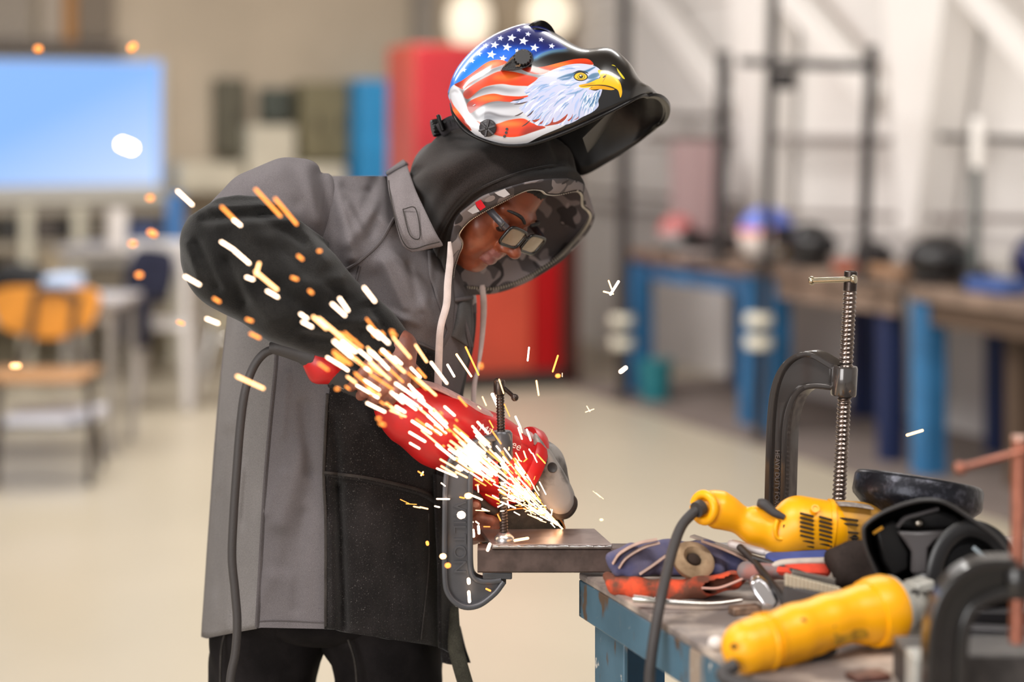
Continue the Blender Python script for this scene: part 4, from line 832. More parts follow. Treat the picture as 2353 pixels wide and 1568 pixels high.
for k, (x, y, r) in enumerate([(745, 240, 30), (842, 240, 42), (945, 270, 44), (802, 326, 42), (695, 302, 40), (1040, 330, 42), (615, 305, 28), (560, 378, 30), (668, 390, 44), (768, 425, 34), (1190, 312, 30), (985, 205, 28), (890, 356, 24), (905, 165, 24), (1100, 255, 26), (500, 440, 28), (430, 520, 26)]): star(x, y, r, .2)
flag = [(300, 720), (330, 660), (420, 612), (520, 540), (620, 465), (700, 438), (780, 445), (860, 490), (960, 500), (1100, 500), (1260, 460), (1400, 428), (1500, 430), (1545, 478), (1500, 500), (1200, 620), (1100, 800), (1250, 960), (1300, 1000), (1100, 1090), (950, 1165), (800, 1185), (680, 1160), (540, 1090), (420, 980), (340, 880), (300, 800)]
FM = im.full(flag)
im.fill(flag, WHT)
def shade(pts, c, al, b): im.fill(pts, c, al, b, clip=FM)
# grey folds of the white stripes
for pts in ([(470, 640), (560, 570), (680, 510), (800, 480), (900, 520), (780, 520), (640, 570), (520, 650)], [(480, 770), (560, 700), (700, 665), (820, 690), (930, 700), (820, 720), (700, 705), (580, 740)], [(600, 830), (720, 800), (860, 810), (930, 830), (800, 850), (680, 850)], [(520, 930), (640, 900), (780, 930), (900, 960), (740, 950), (600, 960)], [(900, 540), (1000, 560), (1090, 570), (1150, 580), (1000, 600)]): shade(pts, (104, 104, 110), .75, 9)
im.stroke([(400, 680), (450, 760), (490, 860), (560, 960)], 46, (60, 56, 58), .9, 7, FM)
im.stroke([(330, 700), (380, 730), (420, 820), (460, 930), (560, 1040), (700, 1110)], 64, (198, 198, 204), 1, 2, FM, taper=False)
im.stroke([(322, 720), (352, 700), (390, 720)], 20, (150, 148, 152), .8, 4, FM)
stripes = [([(345, 640), (420, 610), (520, 535), (620, 460), (700, 436), (790, 445), (800, 465), (720, 498), (640, 528), (560, 590), (480, 655), (430, 690), (390, 676)], (650, 470)),
           ([(920, 508), (1050, 500), (1200, 468), (1400, 424), (1510, 428), (1548, 478), (1400, 478), (1300, 492), (1200, 522), (1110, 562), (1000, 552)], (1240, 480)),
           ([(430, 722), (520, 648), (640, 580), (740, 538), (850, 542), (960, 568), (1070, 600), (1060, 660), (940, 664), (850, 660), (760, 648), (660, 660), (580, 690), (470, 776)], (800, 590)),
           ([(465, 815), (560, 760), (680, 732), (780, 748), (900, 756), (1000, 750), (960, 800), (800, 802), (720, 796), (640, 812), (560, 852), (490, 896)], (650, 770)),
           ([(540, 965), (640, 1000), (720, 990), (820, 958), (940, 945), (1020, 985), (1130, 1020), (1060, 1062), (950, 1092), (850, 1108), (720, 1094), (640, 1080), (570, 1030)], (830, 990)),
           ([(310, 770), (345, 830), (400, 900), (450, 970), (500, 1045), (430, 1010), (350, 930), (315, 860)], (370, 880))]
for pts, g in stripes:
    im.fill(pts, RED, 1, 1, clip=FM); m = im.full(pts)*FM
    xs = np.array(pts)[:, 0]; y1 = np.array(pts)[:, 1].max(); x0, x1 = xs.min(), xs.max()
    im.fill([(g[0]-130, g[1]+4), (g[0], g[1]-22), (g[0]+130, g[1]), (g[0], g[1]+22)], (255, 150, 60), .75, 10, clip=m)
    im.fill([(x1-160, y1-90), (x1+40, y1-90), (x1+40, y1+10), (x1-200, y1)], DRED, .8, 14, clip=m)
    im.fill([(x0-10, y1-110), (x0+90, y1-60), (x0+40, y1+20), (x0-40, y1)], DRED, .8, 12, clip=m)
for p in ([(430, 690), (520, 620), (640, 545), (760, 500)], [(470, 790), (580, 700), (700, 668)], [(500, 905), (600, 830), (720, 802), (860, 812)], [(560, 940), (640, 895), (760, 925), (930, 930)]): im.stroke(p, 15, (70, 66, 70), .7, 4, FM)
im.stroke([(480, 940), (560, 1010), (640, 1080), (760, 1120), (900, 1120), (1060, 1070), (1270, 1000)], 44, (194, 194, 200), 1, 1, FM, taper=False)
# eagle
head = [(1040, 625), (1090, 580), (1160, 545), (1240, 508), (1330, 480), (1420, 470), (1500, 478), (1565, 498), (1605, 535), (1600, 580), (1560, 640), (1510, 690), (1560, 706), (1612, 690), (1604, 740), (1582, 790), (1582, 840), (1530, 890), (1440, 935), (1370, 975), (1290, 1000), (1190, 1000), (1070, 1006), (1010, 965), (965, 915), (930, 880), (905, 850), (960, 820), (900, 812), (830, 806), (920, 775), (985, 752), (950, 715), (975, 672)]
im.fill(head, (180, 184, 210)); EM = im.full(head)
g2 = np.random.default_rng(11)
def feather(x, y, L, ang, w, c, al, cv=.25):
    dx, dy = math.cos(ang), math.sin(ang); im.stroke([(x, y), (x+dx*L*.5-dy*L*cv*.3, y+dy*L*.5+dx*L*cv*.3), (x+dx*L, y+dy*L)], w, c, al, 0, EM, 12)
for k in range(230):
    x, y = g2.uniform(900, 1600), g2.uniform(480, 1010); cx_, cy_ = 1480, 600; ang = math.atan2(y-cy_+60, x-cx_-40)
    if x > 1440 and y < 700: continue
    ang = math.pi-.25-(y-560)/520.*1.15+(.5 if x > 1400 and y > 700 else 0)*-1; c = [(150, 172, 214), (202, 206, 226), (112, 142, 182), (212, 216, 234), (158, 172, 208)][k % 5]
    feather(x, y, g2.uniform(60, 150), ang, g2.uniform(6, 16), c, .8)
for k in range(46):
    x, y = g2.uniform(1470, 1600), g2.uniform(700, 830); feather(x, y, g2.uniform(40, 110), math.pi*.62+g2.normal()*.12, g2.uniform(5, 10), [(72, 112, 150), (236, 242, 252), (110, 146, 180)][k % 3], .9)
for p, w, c in (([(1560, 500), (1480, 540), (1390, 560), (1300, 580), (1230, 604)], 26, (38, 84, 120)), ([(1600, 560), (1540, 580), (1490, 600)], 44, (60, 100, 130)), ([(1590, 600), (1540, 620), (1480, 640)], 30, (70, 110, 140)), ([(1380, 560), (1330, 600), (1250, 610)], 20, (60, 100, 136)), ([(1400, 640), (1330, 660), (1250, 650)], 12, (110, 144, 180)), ([(1460, 690), (1400, 720), (1300, 740)], 14, (96, 132, 170))): im.stroke(p, w, c, .9, 2, EM)
# feather tips over the red stripe
for k, (x, y, L, a) in enumerate([(1000, 960, 90, 2.5), (940, 890, 80, 2.7), (1030, 875, 80, 2.4), (980, 800, 120, 2.95), (950, 770, 110, 2.95)]): im.stroke([(x, y), (x+L*.5*math.cos(a), y+L*.5*math.sin(a)+5), (x+L*math.cos(a), y+L*math.sin(a))], 12, (70, 50, 50), .9)
for pts in ([(1120, 1010), (1170, 985), (1200, 935), (1195, 975), (1240, 965), (1290, 930), (1320, 905), (1300, 950), (1250, 985), (1190, 1000)], [(1320, 960), (1350, 935), (1362, 905), (1356, 940), (1330, 965)], [(1020, 960), (1080, 945), (1092, 912), (1085, 945), (1045, 975)], [(1080, 985), (1110, 960), (1114, 928), (1112, 965), (1095, 990)], [(1375, 955), (1400, 940), (1412, 925), (1405, 945)]): im.fill(pts, (150, 52, 30), 1, 0)
YEL = (236, 176, 14)
im.fill([(1580, 532), (1630, 534), (1690, 556), (1740, 592), (1772, 640), (1786, 700), (1784, 740), (1770, 764), (1752, 706), (1716, 682), (1650, 664), (1570, 668), (1480, 682), (1430, 678), (1420, 660), (1490, 644), (1560, 614), (1600, 590)], YEL)
im.fill([(1500, 690), (1560, 668), (1640, 668), (1720, 692), (1690, 702), (1600, 694), (1530, 698)], (206, 146, 10)); im.stroke([(1430, 672), (1520, 662), (1620, 660), (1700, 676), (1752, 706)], 9, (70, 46, 10), .9)
im.stroke([(1590, 545), (1660, 556), (1720, 590), (1762, 650)], 16, (255, 226, 120), .8, 2); im.fill([(1620, 592), (1640, 574), (1648, 580), (1630, 596)], (30, 22, 10)); im.stroke([(1650, 548), (1648, 580), (1615, 640)], 5, (120, 80, 10), .9)
im.stroke([(1420, 662), (1490, 652), (1560, 640)], 12, (170, 116, 10), .8, 2)
im.fill([(1372, 590), (1390, 552), (1440, 540), (1486, 566), (1492, 600), (1450, 622), (1400, 618)], (24, 30, 30)); im.fill([(1380, 588), (1396, 560), (1440, 550), (1480, 572), (1482, 598), (1446, 614), (1404, 610)], (226, 170, 30))
im.fill([(1408, 582), (1432, 560), (1462, 572), (1464, 598), (1436, 608), (1412, 602)], (30, 24, 14)); im.fill([(1412, 582), (1434, 564), (1458, 574), (1460, 596), (1436, 604), (1416, 598)], (240, 196, 40)); im.fill([(1420, 582), (1436, 568), (1452, 578), (1450, 594), (1434, 600), (1422, 594)], (16, 12, 12)); im.fill([(1428, 574), (1436, 570), (1440, 578), (1432, 582)], (240, 240, 240))
im.stroke([(1366, 556), (1420, 536), (1480, 548), (1500, 560)], 12, (20, 34, 46), .95)
im.fill([(1700, 486), (1726, 486), (1770, 540), (1812, 600), (1790, 596), (1752, 540), (1740, 500)], (206, 190, 30))
img = bpy.data.images.new('helmet_painting', IW, IH); px_ = np.ones((IH, IW, 4), dtype=np.float32); px_[..., :3] = np.clip(im.a[::-1]/255., 0, 1); img.pixels.foreach_set(px_.ravel()); img.update()
M_paint = bpy.data.materials.new('painted_helmet_shell'); M_paint.use_nodes = True; nt = M_paint.node_tree; b = nt.nodes['Principled BSDF']
tx = nt.nodes.new('ShaderNodeTexImage'); tx.image = img; tx.extension = 'EXTEND'; nt.links.new(tx.outputs['Color'], b.inputs['Base Color'])
b.inputs['Roughness'].default_value = .3; b.inputs['Coat Weight'].default_value = .6; b.inputs['Coat Roughness'].default_value = .07
M_gloss = mat('gloss_black_plastic', (18, 16, 17), .3, bump=.1, bscale=700, spec=.35); M_shell_in = mat('black_shell_inside', (30, 27, 27), .38, bump=.2, bscale=900)
M_knob = mat('black_knob', (30, 28, 30), .42); M_knob2 = mat('charcoal_knob', (52, 49, 52), .4)
hz = .04
ST = [  # near rim, ridge, far rim for stations from the back edge to the brim
    ((1037, 238), (1042, 196), (1080, 215)), ((1044, 268), (1064, 145), (1110, 232)), ((1068, 300), (1110, 97), (1160, 250)), ((1110, 322), (1166, 66), (1212, 280)),
    ((1162, 335), (1228, 54), (1262, 318)), ((1222, 331), (1290, 84), (1300, 352)), ((1290, 308), (1347, 122), (1322, 385)), ((1350, 282), (1402, 130), (1338, 401)),
    ((1408, 254), (1446, 166), (1400, 368)), ((1450, 232), (1476, 205), (1462, 328)), ((1476, 219), (1505, 219), (1496, 300)), ((1488, 219), (1532, 240), (1512, 285))]
WDT = [.09, .115, .128, .135, .138, .138, .138, .138, .132, .12, .095, .07]
DM = 3.06; NS, NT = 60, 56
sN, sR, sF = [cr(np.array([s[i] for s in ST], dtype=float), NS) for i in range(3)]; sW = np.interp(np.linspace(0, 11, NS), np.arange(12), WDT)
R = []; UV = []
for i in range(NS):
    n_, r_, f_ = np.array(P(*sN[i], DM-sW[i])), np.array(P(*sR[i], DM)), np.array(P(*sF[i], DM+sW[i])); row = []
    e = .78 if i < 48 else .78+.3*(i-48)/12
    for j in range(NT):
        t = j/(NT-1)*math.pi; c = (n_+f_)/2; h = (n_-f_)/2; ct, st = math.cos(t), math.sin(t)
        row.append(c+h*np.sign(ct)*abs(ct)**e+(r_-c)*abs(st)**e)
    R.append(row)
R = np.array(R)
# a low step where the face shield starts, and a lip flare at the brim
V, Fc = loft(R, False)
uv = np.stack([((V[:, 0]*F/V[:, 1]+CX)-950)*3.734*KS/IW, 1-((HY+(CAMZ-V[:, 2])*F/V[:, 1])-20)*3.734*KS/IH], 1)
# lay the painting on the side of the shell at the depth of its rim, so it is flat print on the plastic
uv = np.stack([((V[:, 0]*F/2.945+CX)-950)*3.734*KS/IW, 1-((HY+(CAMZ-V[:, 2])*F/2.945)-20)*3.734*KS/IH], 1)
hm = thing('painted_welding_helmet', 'welding helmet painted with an eagle and flag, flipped up on the welder\'s head', 'helmet', P(1250, 335, DM))
cz = R.mean((0, 1))
Vn = V
sh = add('shell', (V, Fc), M_paint, hm, uv=uv, mats=[M_paint, M_shell_in, M_gloss], label='glossy painted shell with eagle, stars and stripes')
me = sh.data; nrm = np.empty(len(me.polygons)*3); me.polygons.foreach_get('normal', nrm); nrm = nrm.reshape(-1, 3); pc = np.empty(len(me.polygons)*3); me.polygons.foreach_get('center', pc); pc = pc.reshape(-1, 3)
if ((nrm*(pc-cz)).sum(1) > 0).mean() < .5: me.flip_normals()
s = sh.modifiers.new('thick', 'SOLIDIFY'); s.thickness = .0035; s.offset = -1; s.material_offset = 1; s.material_offset_rim = 2
edge = np.vstack([R[:, 0], R[-1, 1:], R[::-1, -1]])
add('rim', tube(cr(edge[::3], 150), .0028, 8), M_gloss, hm)
# flared brim round the front opening
fr = np.vstack([R[47:, 0], R[-1, 2:-2:2], R[47:, -1][::-1]]); fr = cr(fr[::2], 90)
cen = np.array(P(1415, 300, DM)); out = fr-cen; out /= np.linalg.norm(out, axis=1)[:, None]
w_ = np.sin(np.linspace(0, math.pi, 90))**.7
w_ = w_[:, None]; brim = [fr-out*.008*w_, fr-out*.001*w_+np.array([0, 0, .001])*w_, fr+out*.004*w_+np.array([.001, 0, -.001])*w_, fr+out*.004*w_+np.array([0, 0, -.005])*w_, fr-out*.004*w_+np.array([0, 0, -.004])*w_]
add('brim', loft(brim, False), M_gloss, hm, solid=.0012, label='flared black brim')
def sideD(x, y):
    """depth of the near side of the shell"""
    best = None; X = R.reshape(-1, 3); px = X[:, 0]*F/X[:, 1]+CX; py = HY+(CAMZ-X[:, 2])*F/X[:, 1]; k = np.argsort((px-x)**2+(py-y)**2+np.where(X[:, 1] > DM, 1e5, 0))[:4]; return X[k, 1].mean()
def cp(x, y, d=0.0):
    x, y = 950+x/3.734, 20+y/3.734; return P(x, y, sideD(x, y)-d)
# tear-drop control and dials
td = [(748, 532), (790, 470), (850, 400), (905, 355), (960, 348), (1010, 372), (1030, 420), (1020, 470), (970, 505), (880, 525), (800, 534)]
tdp = cr(np.array(td, dtype=float), 40, True); base = np.array([cp(x, y, .006) for x, y in tdp]); top = np.array([cp(x, y, .015) for x, y in (tdp-tdp.mean(0))*.94+tdp.mean(0)]); 
# fit both outlines to flat planes so the part is stiff
def flatten(p):
    c = p.mean(0); u_, s_, vt = np.linalg.svd(p-c); n = vt[2]; return p-np.outer((p-c)@n, n)
base, top = flatten(base)+np.array([0, .006, 0]), flatten(top)+np.array([0, -.002, 0])
tp = add('control_cover', loft([base, base*.2+top*.8, top], True, True, True), M_gloss, hm, label='black tear-drop control cover')
c_ = np.array(cp(940, 425, .0165)); nrm_ = np.array([-.12, -.9, .35]); nrm_ /= np.linalg.norm(nrm_)
def gear(c, n, r, h, teeth_, m, name, parent, amp=.08):
    x = np.cross(n, [0, 0, 1]); x /= np.linalg.norm(x); y = np.cross(n, x); a = np.linspace(0, 2*math.pi, teeth_*6, endpoint=False); rr = r*(1+amp*np.sign(np.sin(a*teeth_)))
    q = [c+k*n+np.outer(np.cos(a)*rr*s, x)+np.outer(np.sin(a)*rr*s, y) for k, s in ((0, 1), (h*.85, 1), (h, .93))]
    return add(name, loft(q, True, True, True), m, parent, smooth=False)
gear(c_, nrm_, .0135, .006, 16, M_knob, 'dial', tp, .05)
text('Sensitivity', 'lettering', .0055, np.array(cp(776, 500, .019)), P(850, 430, 3.)-P(776, 500, 3.), (-.5, 0, .8), mat('amber_print', (150, 110, 70), .5), tp, .0002)
text('High', 'lettering', .0045, np.array(cp(880, 502, .019)), P(920, 488, 3.)-P(880, 502, 3.), (-.3, 0, .9), mat('amber_print', (150, 110, 70), .5), tp, .0002)
c2 = np.array(cp(643, 1022, .002)); n2 = np.array([-.2, -.95, -.1]); n2 /= np.linalg.norm(n2)
k = add('pivot_knob', lathe([(0, 0), (.0138, 0), (.0138, .006), (.012, .008), (.005, .0085), (0, .0085)], c2, n2, 28), M_knob2, hm)
x_ = np.cross(n2, [0, 0, 1]); x_ /= np.linalg.norm(x_); y_ = np.cross(n2, x_)
for q in range(6):
    a = q*math.pi/3+.3; d_ = x_*math.cos(a)+y_*math.sin(a); add('spoke', bar(c2+n2*.009+d_*.002, c2+n2*.009+d_*.0142, .0036, .006, n2), M_knob2, k, bevel=.0008)
add('centre_pin', ball(c2+n2*.0095, .0032, 10), M_knob, k)
for x, y in ((802, 1033), (796, 1064), (782, 1096)): add('adjuster_hole', lathe([(0, 0), (.0022, 0), (.0022, .001), (0, .001)], cp(x, y, .0012), n2, 12), M_knob, hm, smooth=False)
# far dial on top and small clips on the ridge
tpx = np.array(P(1252, 80, DM+.02)); nt_ = np.array([.55, .25, .8]); nt_ /= np.linalg.norm(nt_)
lx = np.array([P(950+x/3.734, 20+y/3.734, DM+d) for x, y, d in ((965, 190, -.035), (1000, 150, -.03), (1060, 122, -.01), (1120, 135, .0), (1180, 190, .01), (1222, 270, .02), (1224, 300, .02), (1200, 280, -.01), (1120, 225, -.03), (1030, 200, -.045))])
lxc = cr(lx, 40, True)+np.array([.002, -.012, .004]); add('top_control', loft([lxc+np.array([-.004, .0, -.012]), lxc, lxc.mean(0)+(lxc-lxc.mean(0))*.82+np.array([.002, -.004, .002]), lxc.mean(0)+(lxc-lxc.mean(0))*.7+np.array([-.001, -.001, -.003])], True, True, True), M_gloss, hm, label='black control pod on the crown')
for x, y in ((1245, 300), (1392, 378)): add('clip', box(P(950+x/3.734, 20+y/3.734, DM-.005), (.013, .01, .005), np.array([[.82, 0, -.57], [0, 1, 0], [.57, 0, .82]])), M_knob, hm, bevel=.001)
# headgear: ratchet band and knob behind the head, sweat band, filter frame inside
hb = PA([(1010, 300, 3.02), (1035, 284, 2.99), (1062, 278, 2.965), (1100, 282, 2.955), (1150, 300, 2.95)])
bd = add('ratchet_band', tube(cr(hb, 30), np.array([[.0118, .0015]]*30), 10, (0, 1, 0)), M_knob2, hm)
for x, y, D in ((1022, 280, 2.995), (1031, 280, 2.985), (1041, 278, 2.975), (1051, 277, 2.968)): add('band_hole', lathe([(0, 0), (.0024, 0), (.0024, .0012), (0, .0012)], P(x, y, D), (0, -1, 0), 10), M_gloss, bd, smooth=False)
add('ratchet_housing', box(P(1013, 283, 3.01), (.006, .05, .029), np.array([[.95, 0, .3], [0, 1, 0], [-.3, 0, .95]])), M_gloss, hm, bevel=.002)
gear(np.array(P(1010, 292, 3.04)), np.array([-.95, -.2, -.2])/np.linalg.norm([-.95, -.2, -.2]), .014, .013, 12, M_gloss, 'ratchet_knob', hm, .06)
add('band', tube(cr(PA([(1100, 282, 2.955), (1180, 290, 2.96), (1240, 280, 2.985), (1280, 262, 3.04), (1280, 262, 3.10), (1200, 275, 3.17), (1060, 285, 3.15), (1020, 288, 3.08), (1012, 295, 3.03)]), 60), np.array([[.012, .002]]*60), 8, (0, 0, 1)), M_knob, hm)
fp = [P(1338, 318, 2.985), P(1396, 262, 2.985), P(1404, 272, 3.13), P(1350, 352, 3.13)]
add('filter_frame', prism(fp, np.array([.012, 0, .014])), mat('filter_housing', (52, 48, 46), .35, bump=.6, bscale=600), hm, bevel=.002)
fi = np.array(fp, dtype=float); fi = fi.mean(0)+(fi-fi.mean(0))*.7-np.array([.0015, 0, .0015])
add('filter_glass', prism(fi, np.array([.001, 0, .001])), mat('filter_glass', (150, 138, 140), .12, spec=.9), hm, smooth=False)
wire = cr(PA([(1052, 277, 2.962), (1066, 262, 2.945), (1080, 248, 2.935), (1092, 240, 2.93)]), 16); add('white_thread', tube(wire, .0007, 5), M_paper, hm)
# ------------------------------------------------------------------ work bench
TZ = .925; BC = np.array([.105, 2.878, 0]); E1 = np.array([.335, -.942, 0]); E1 /= np.linalg.norm(E1); E2 = np.array([-E1[1], E1[0], 0])
def bench_mat():
    m = mat('worn_blue_bench', (72, 102, 120), .42, var=.14, vscale=7, bump=.12, bscale=60); nt = m.node_tree; b = nt.nodes['Principled BSDF']; src = b.inputs['Base Color'].links[0].from_socket
    tc = nt.nodes.new('ShaderNodeTexCoord')
    for sc, st, thr, c in ((11, (1, 1, .25), .60, (150, 134, 120)), (20, (1, 1, .45), .59, (86, 70, 58)), (46, (1, 1, .8), .66, (190, 186, 180))):
        mp = nt.nodes.new('ShaderNodeMapping'); mp.inputs['Scale'].default_value = st; mp.inputs['Location'].default_value = (thr*3, sc*.1, 0)
        n = nt.nodes.new('ShaderNodeTexNoise'); n.inputs['Scale'].default_value = sc; n.inputs['Detail'].default_value = 4
        r = nt.nodes.new('ShaderNodeValToRGB'); r.color_ramp.elements[0].position = thr; r.color_ramp.elements[1].position = thr+.05
        mx = nt.nodes.new('ShaderNodeMix'); mx.data_type = 'RGBA'; mx.inputs['B'].default_value = (*u8(c), 1)
        nt.links.new(tc.outputs['Object'], mp.inputs['Vector']); nt.links.new(mp.outputs['Vector'], n.inputs['Vector']); nt.links.new(n.outputs['Fac'], r.inputs['Fac']); nt.links.new(r.outputs['Color'], mx.inputs['Factor'])
        nt.links.new(src, mx.inputs['A']); src = mx.outputs['Result']
    nt.links.new(src, b.inputs['Base Color']); return m
M_bench = bench_mat(); M_btopw = mat('scarred_bench_top', (186, 172, 160), .6, rgb2=(112, 103, 100), vscale=11, bump=.25, bscale=45)
BA = np.array([E1, E2, [0, 0, 1]])
wb = thing('work_bench', 'blue steel work bench with a scarred grey top in the foreground', 'bench', BC+E1*.6+E2*.6)
BL, BW = 1.25, 1.3
def bp_(s, t, z): return BC+E1*s+E2*t+np.array([0, 0, z])
add('bench_top', box(bp_(BL/2, BW/2, TZ-.006), (BL, BW, .012), BA), M_btopw, wb, bevel=.003)
AH = .058
for c, s in ((bp_(BL/2, .006, TZ-.012-AH/2), (BL, .012, AH)), (bp_(.006, BW/2, TZ-.012-AH/2), (.012, BW, AH)), (bp_(BL/2, BW-.006, TZ-.012-AH/2), (BL, .012, AH)), (bp_(BL-.006, BW/2, TZ-.012-AH/2), (.012, BW, AH))):
    add('apron', box(c, s, BA), M_bench, wb, bevel=.002)
lh = TZ-.012-.01
for s_, t_ in ((.012, .022), (BL-.14, .022), (.012, BW-.14), (BL-.14, BW-.14)):
    l = add('leg', box(bp_(s_+.058, t_+.004, lh/2), (.116, .008, lh), BA), M_bench, wb, bevel=.002)
    add('angle_flange', box(bp_(s_+.004, t_+.06, lh/2), (.008, .116, lh), BA), mat('bench_leg_blue', (42, 92, 128), .4, var=.12, vscale=6), l, bevel=.002)
    add('foot_plate', box(bp_(s_+.05, t_+.05, .006), (.15, .15, .012), BA), M_bench, l, smooth=False)
add('lower_shelf', box(bp_(BL/2, BW/2, .24), (BL-.1, BW-.1, .012), BA), M_bench, wb, smooth=False)
# ------------------------------------------------------------------ steel tube, plate and the small clamp
M_tube = mat('brown_mill_scale_steel', (88, 74, 70), .42, metal=.55, var=.22, vscale=30, bump=.1, bscale=220); M_edge = mat('bright_cut_steel', (176, 172, 172), .3, metal=.9, bump=.3, bscale=160)
z_ = P(0, 1261, 2.842).z; zb_ = z_-.0385; xL, xR = P(1097, 0, 2.842).x, P(1722, 0, 2.842).x; yc = 2.842+.0195
hs = .0195; pr = [(-hs, -hs), (hs, -hs), (hs, hs), (-hs, hs)]
st = thing('square_steel_tube', 'brown square steel tube overhanging the bench corner', 'tube', ((xL+xR)/2, yc, zb_))
zc = (z_+zb_)/2; w_ = .003
ho, hi_ = .01925, .0163
ring_ = lambda xx, h: np.array([(xx, yc+a*h, zc+b_*h) for a, b_ in ((-1, -.85), (-.85, -1), (.85, -1), (1, -.85), (1, .85), (.85, 1), (-.85, 1), (-1, .85))])
V_, F_ = loft([ring_(xL, ho), ring_(xR, ho), ring_(xR, hi_), ring_(xL, hi_), ring_(xL, ho)], True)
add('tube_wall', (V_, F_), M_tube, st, smooth=False)
add('bright_top_edge', box((P(1600, 0, 2.842).x, yc+.004, z_+.0006), (.17, .028, .0008)), M_edge, st, smooth=False, label='bright ground strip on top of the tube')
zp_ = z_+.0005; pl = [(1131, 2.836), (1407, 2.836), (1366, 2.952), (1104, 2.945)]
plv = []
for x, D in pl: q = P(x, 0, D); plv.append((q.x, D, zp_))
ptop = add('steel_plate', prism(plv, (0, 0, .0075)), mat('mill_steel_plate', (132, 118, 114), .36, metal=.6, var=.16, vscale=26, bump=.08, bscale=200), None, bevel=.0012, label='grey steel plate being ground on top of the square tube', cat='plate')
be = add('cut_edge', tube(cr(np.array([(P(1133+i*27.2, 0, 2.835).x, 2.8352+.0006*math.sin(i*2.1), zp_+.0036+.0005*math.sin(i*3.3)) for i in range(11)]), 60), np.array([[.0016+.0006*math.sin(i*1.7)*math.sin(i*.63), .001] for i in range(60)]), 6, (0, 1, 0)), M_edge, None)
be.parent = ptop; be.matrix_parent_inverse = Matrix.Translation(-ptop.location); be['label'] = 'bright rough cut edge'
bl_ = be.location.copy()
M_gclamp = mat('grey_enamel_clamp', (74, 75, 80), .34, metal=.35, var=.12, vscale=14, bump=.06, bscale=120); M_screw = mat('oiled_screw_steel', (72, 62, 58), .32, metal=.8, var=.2, vscale=60); M_bclamp = mat('black_gloss_clamp', (66, 61, 59), .2, metal=.3, bump=.05, bscale=60, coat=.8)
def cclamp(name, lab, outer, inner, D, v, web, mt, rim, loc, no=60):
    """forged C frame: a thin web between an outer and an inner flange that stand out along v"""
    t = thing(name, lab, 'clamp', loc); O, I = cr(PA([(x, y, D) for x, y in outer]), no), cr(PA([(x, y, D) for x, y in inner]), no); v = np.asarray(v)
    k = (1-web)/2
    fr = add('frame', loft([np.vstack([O, I[::-1]])+v*k, np.vstack([O, I[::-1]])+v*(k+web)], True, True, True), mt, t, bevel=.001, label='forged C-shaped frame')
    for nm, c in (('outer_flange', O), ('inner_flange', I)):
        T, N, Bv = frames(c, (0, 1, 0)); mid = (O+I)/2; R = []
        for i in range(no):
            n = N[i]; L = np.linalg.norm(v); R.append([c[i]-n*rim, c[i]-n*rim*.75-v*.04, c[i]+n*rim*.75-v*.04, c[i]+n*rim, c[i]+n*rim+v, c[i]+n*rim*.75+v*1.04, c[i]-n*rim*.75+v*1.04, c[i]-n*rim+v])
        add(nm, loft(R, True, True, True), mt, fr)
    return t, fr
D1 = 2.862
t, fr = cclamp('small_c_clamp', 'grey C-clamp holding the steel plate on the tube end', [(1138, 1008), (1100, 1016), (1062, 1032), (1034, 1062), (1024, 1110), (1022, 1200), (1022, 1320), (1030, 1366), (1060, 1394), (1098, 1393), (1136, 1366), (1158, 1338)], [(1140, 1050), (1112, 1052), (1090, 1066), (1081, 1096), (1080, 1150), (1080, 1230), (1081, 1305), (1088, 1328), (1104, 1337), (1122, 1338), (1136, 1337), (1152, 1334)], D1-.013, (0, .026, 0), .42, M_gclamp, .0042, P(1060, 1400, D1))
sa, sb = np.array(P(1149, 905, D1)), np.array(P(1158, 1222, D1))
sc_ = add('screw', thread(sa, sb, .0072, .0046, .0016, 16), M_screw, t)
add('screw_head', lathe([(0, -.002), (.0085, 0), (.0092, .004), (.009, .02), (.0075, .022), (0, .022)], P(1148, 906, D1), (-.02, 0, 1), 20), M_screw, sc_)
ta, tb = P(1143, 878, D1+.02), P(1183, 914, D1-.03)
tb_ = add('handle_bar', tube([ta, (ta+tb)/2, tb], .0034, 10), M_screw, sc_)
for q in (ta, tb): add('handle_end', ball(q, .006, 12), M_screw, sc_)
bd_ = np.array(P(1155, 1058, D1)); add('boss', lathe([(0, 0), (.0135, 0), (.0165, .004), (.0165, .042), (.0135, .046), (0, .046)], bd_, sa-sb, 20), M_gclamp, t)
pz = zp_+.0076; pc_ = P(1159, 1240, D1); pc_.z = pz; add('swivel_pad', lathe([(0, 0), (.0155, 0), (.0155, .005), (.012, .009), (.008, .013), (0, .0135)], pc_, (0, 0, 1), 22), M_edge, t)
add('anvil', box((P(1143, 0, D1).x, D1, zb_-.006), (.046, .026, .0115)), M_gclamp, t, bevel=.002)
text('WILTON', 'raised_lettering', .0285, (P(1043, 0, D1).x, D1-.0062, P(0, 1150, D1).z), (0, 0, -1), (1, 0, 0), M_gclamp, fr, .0014)
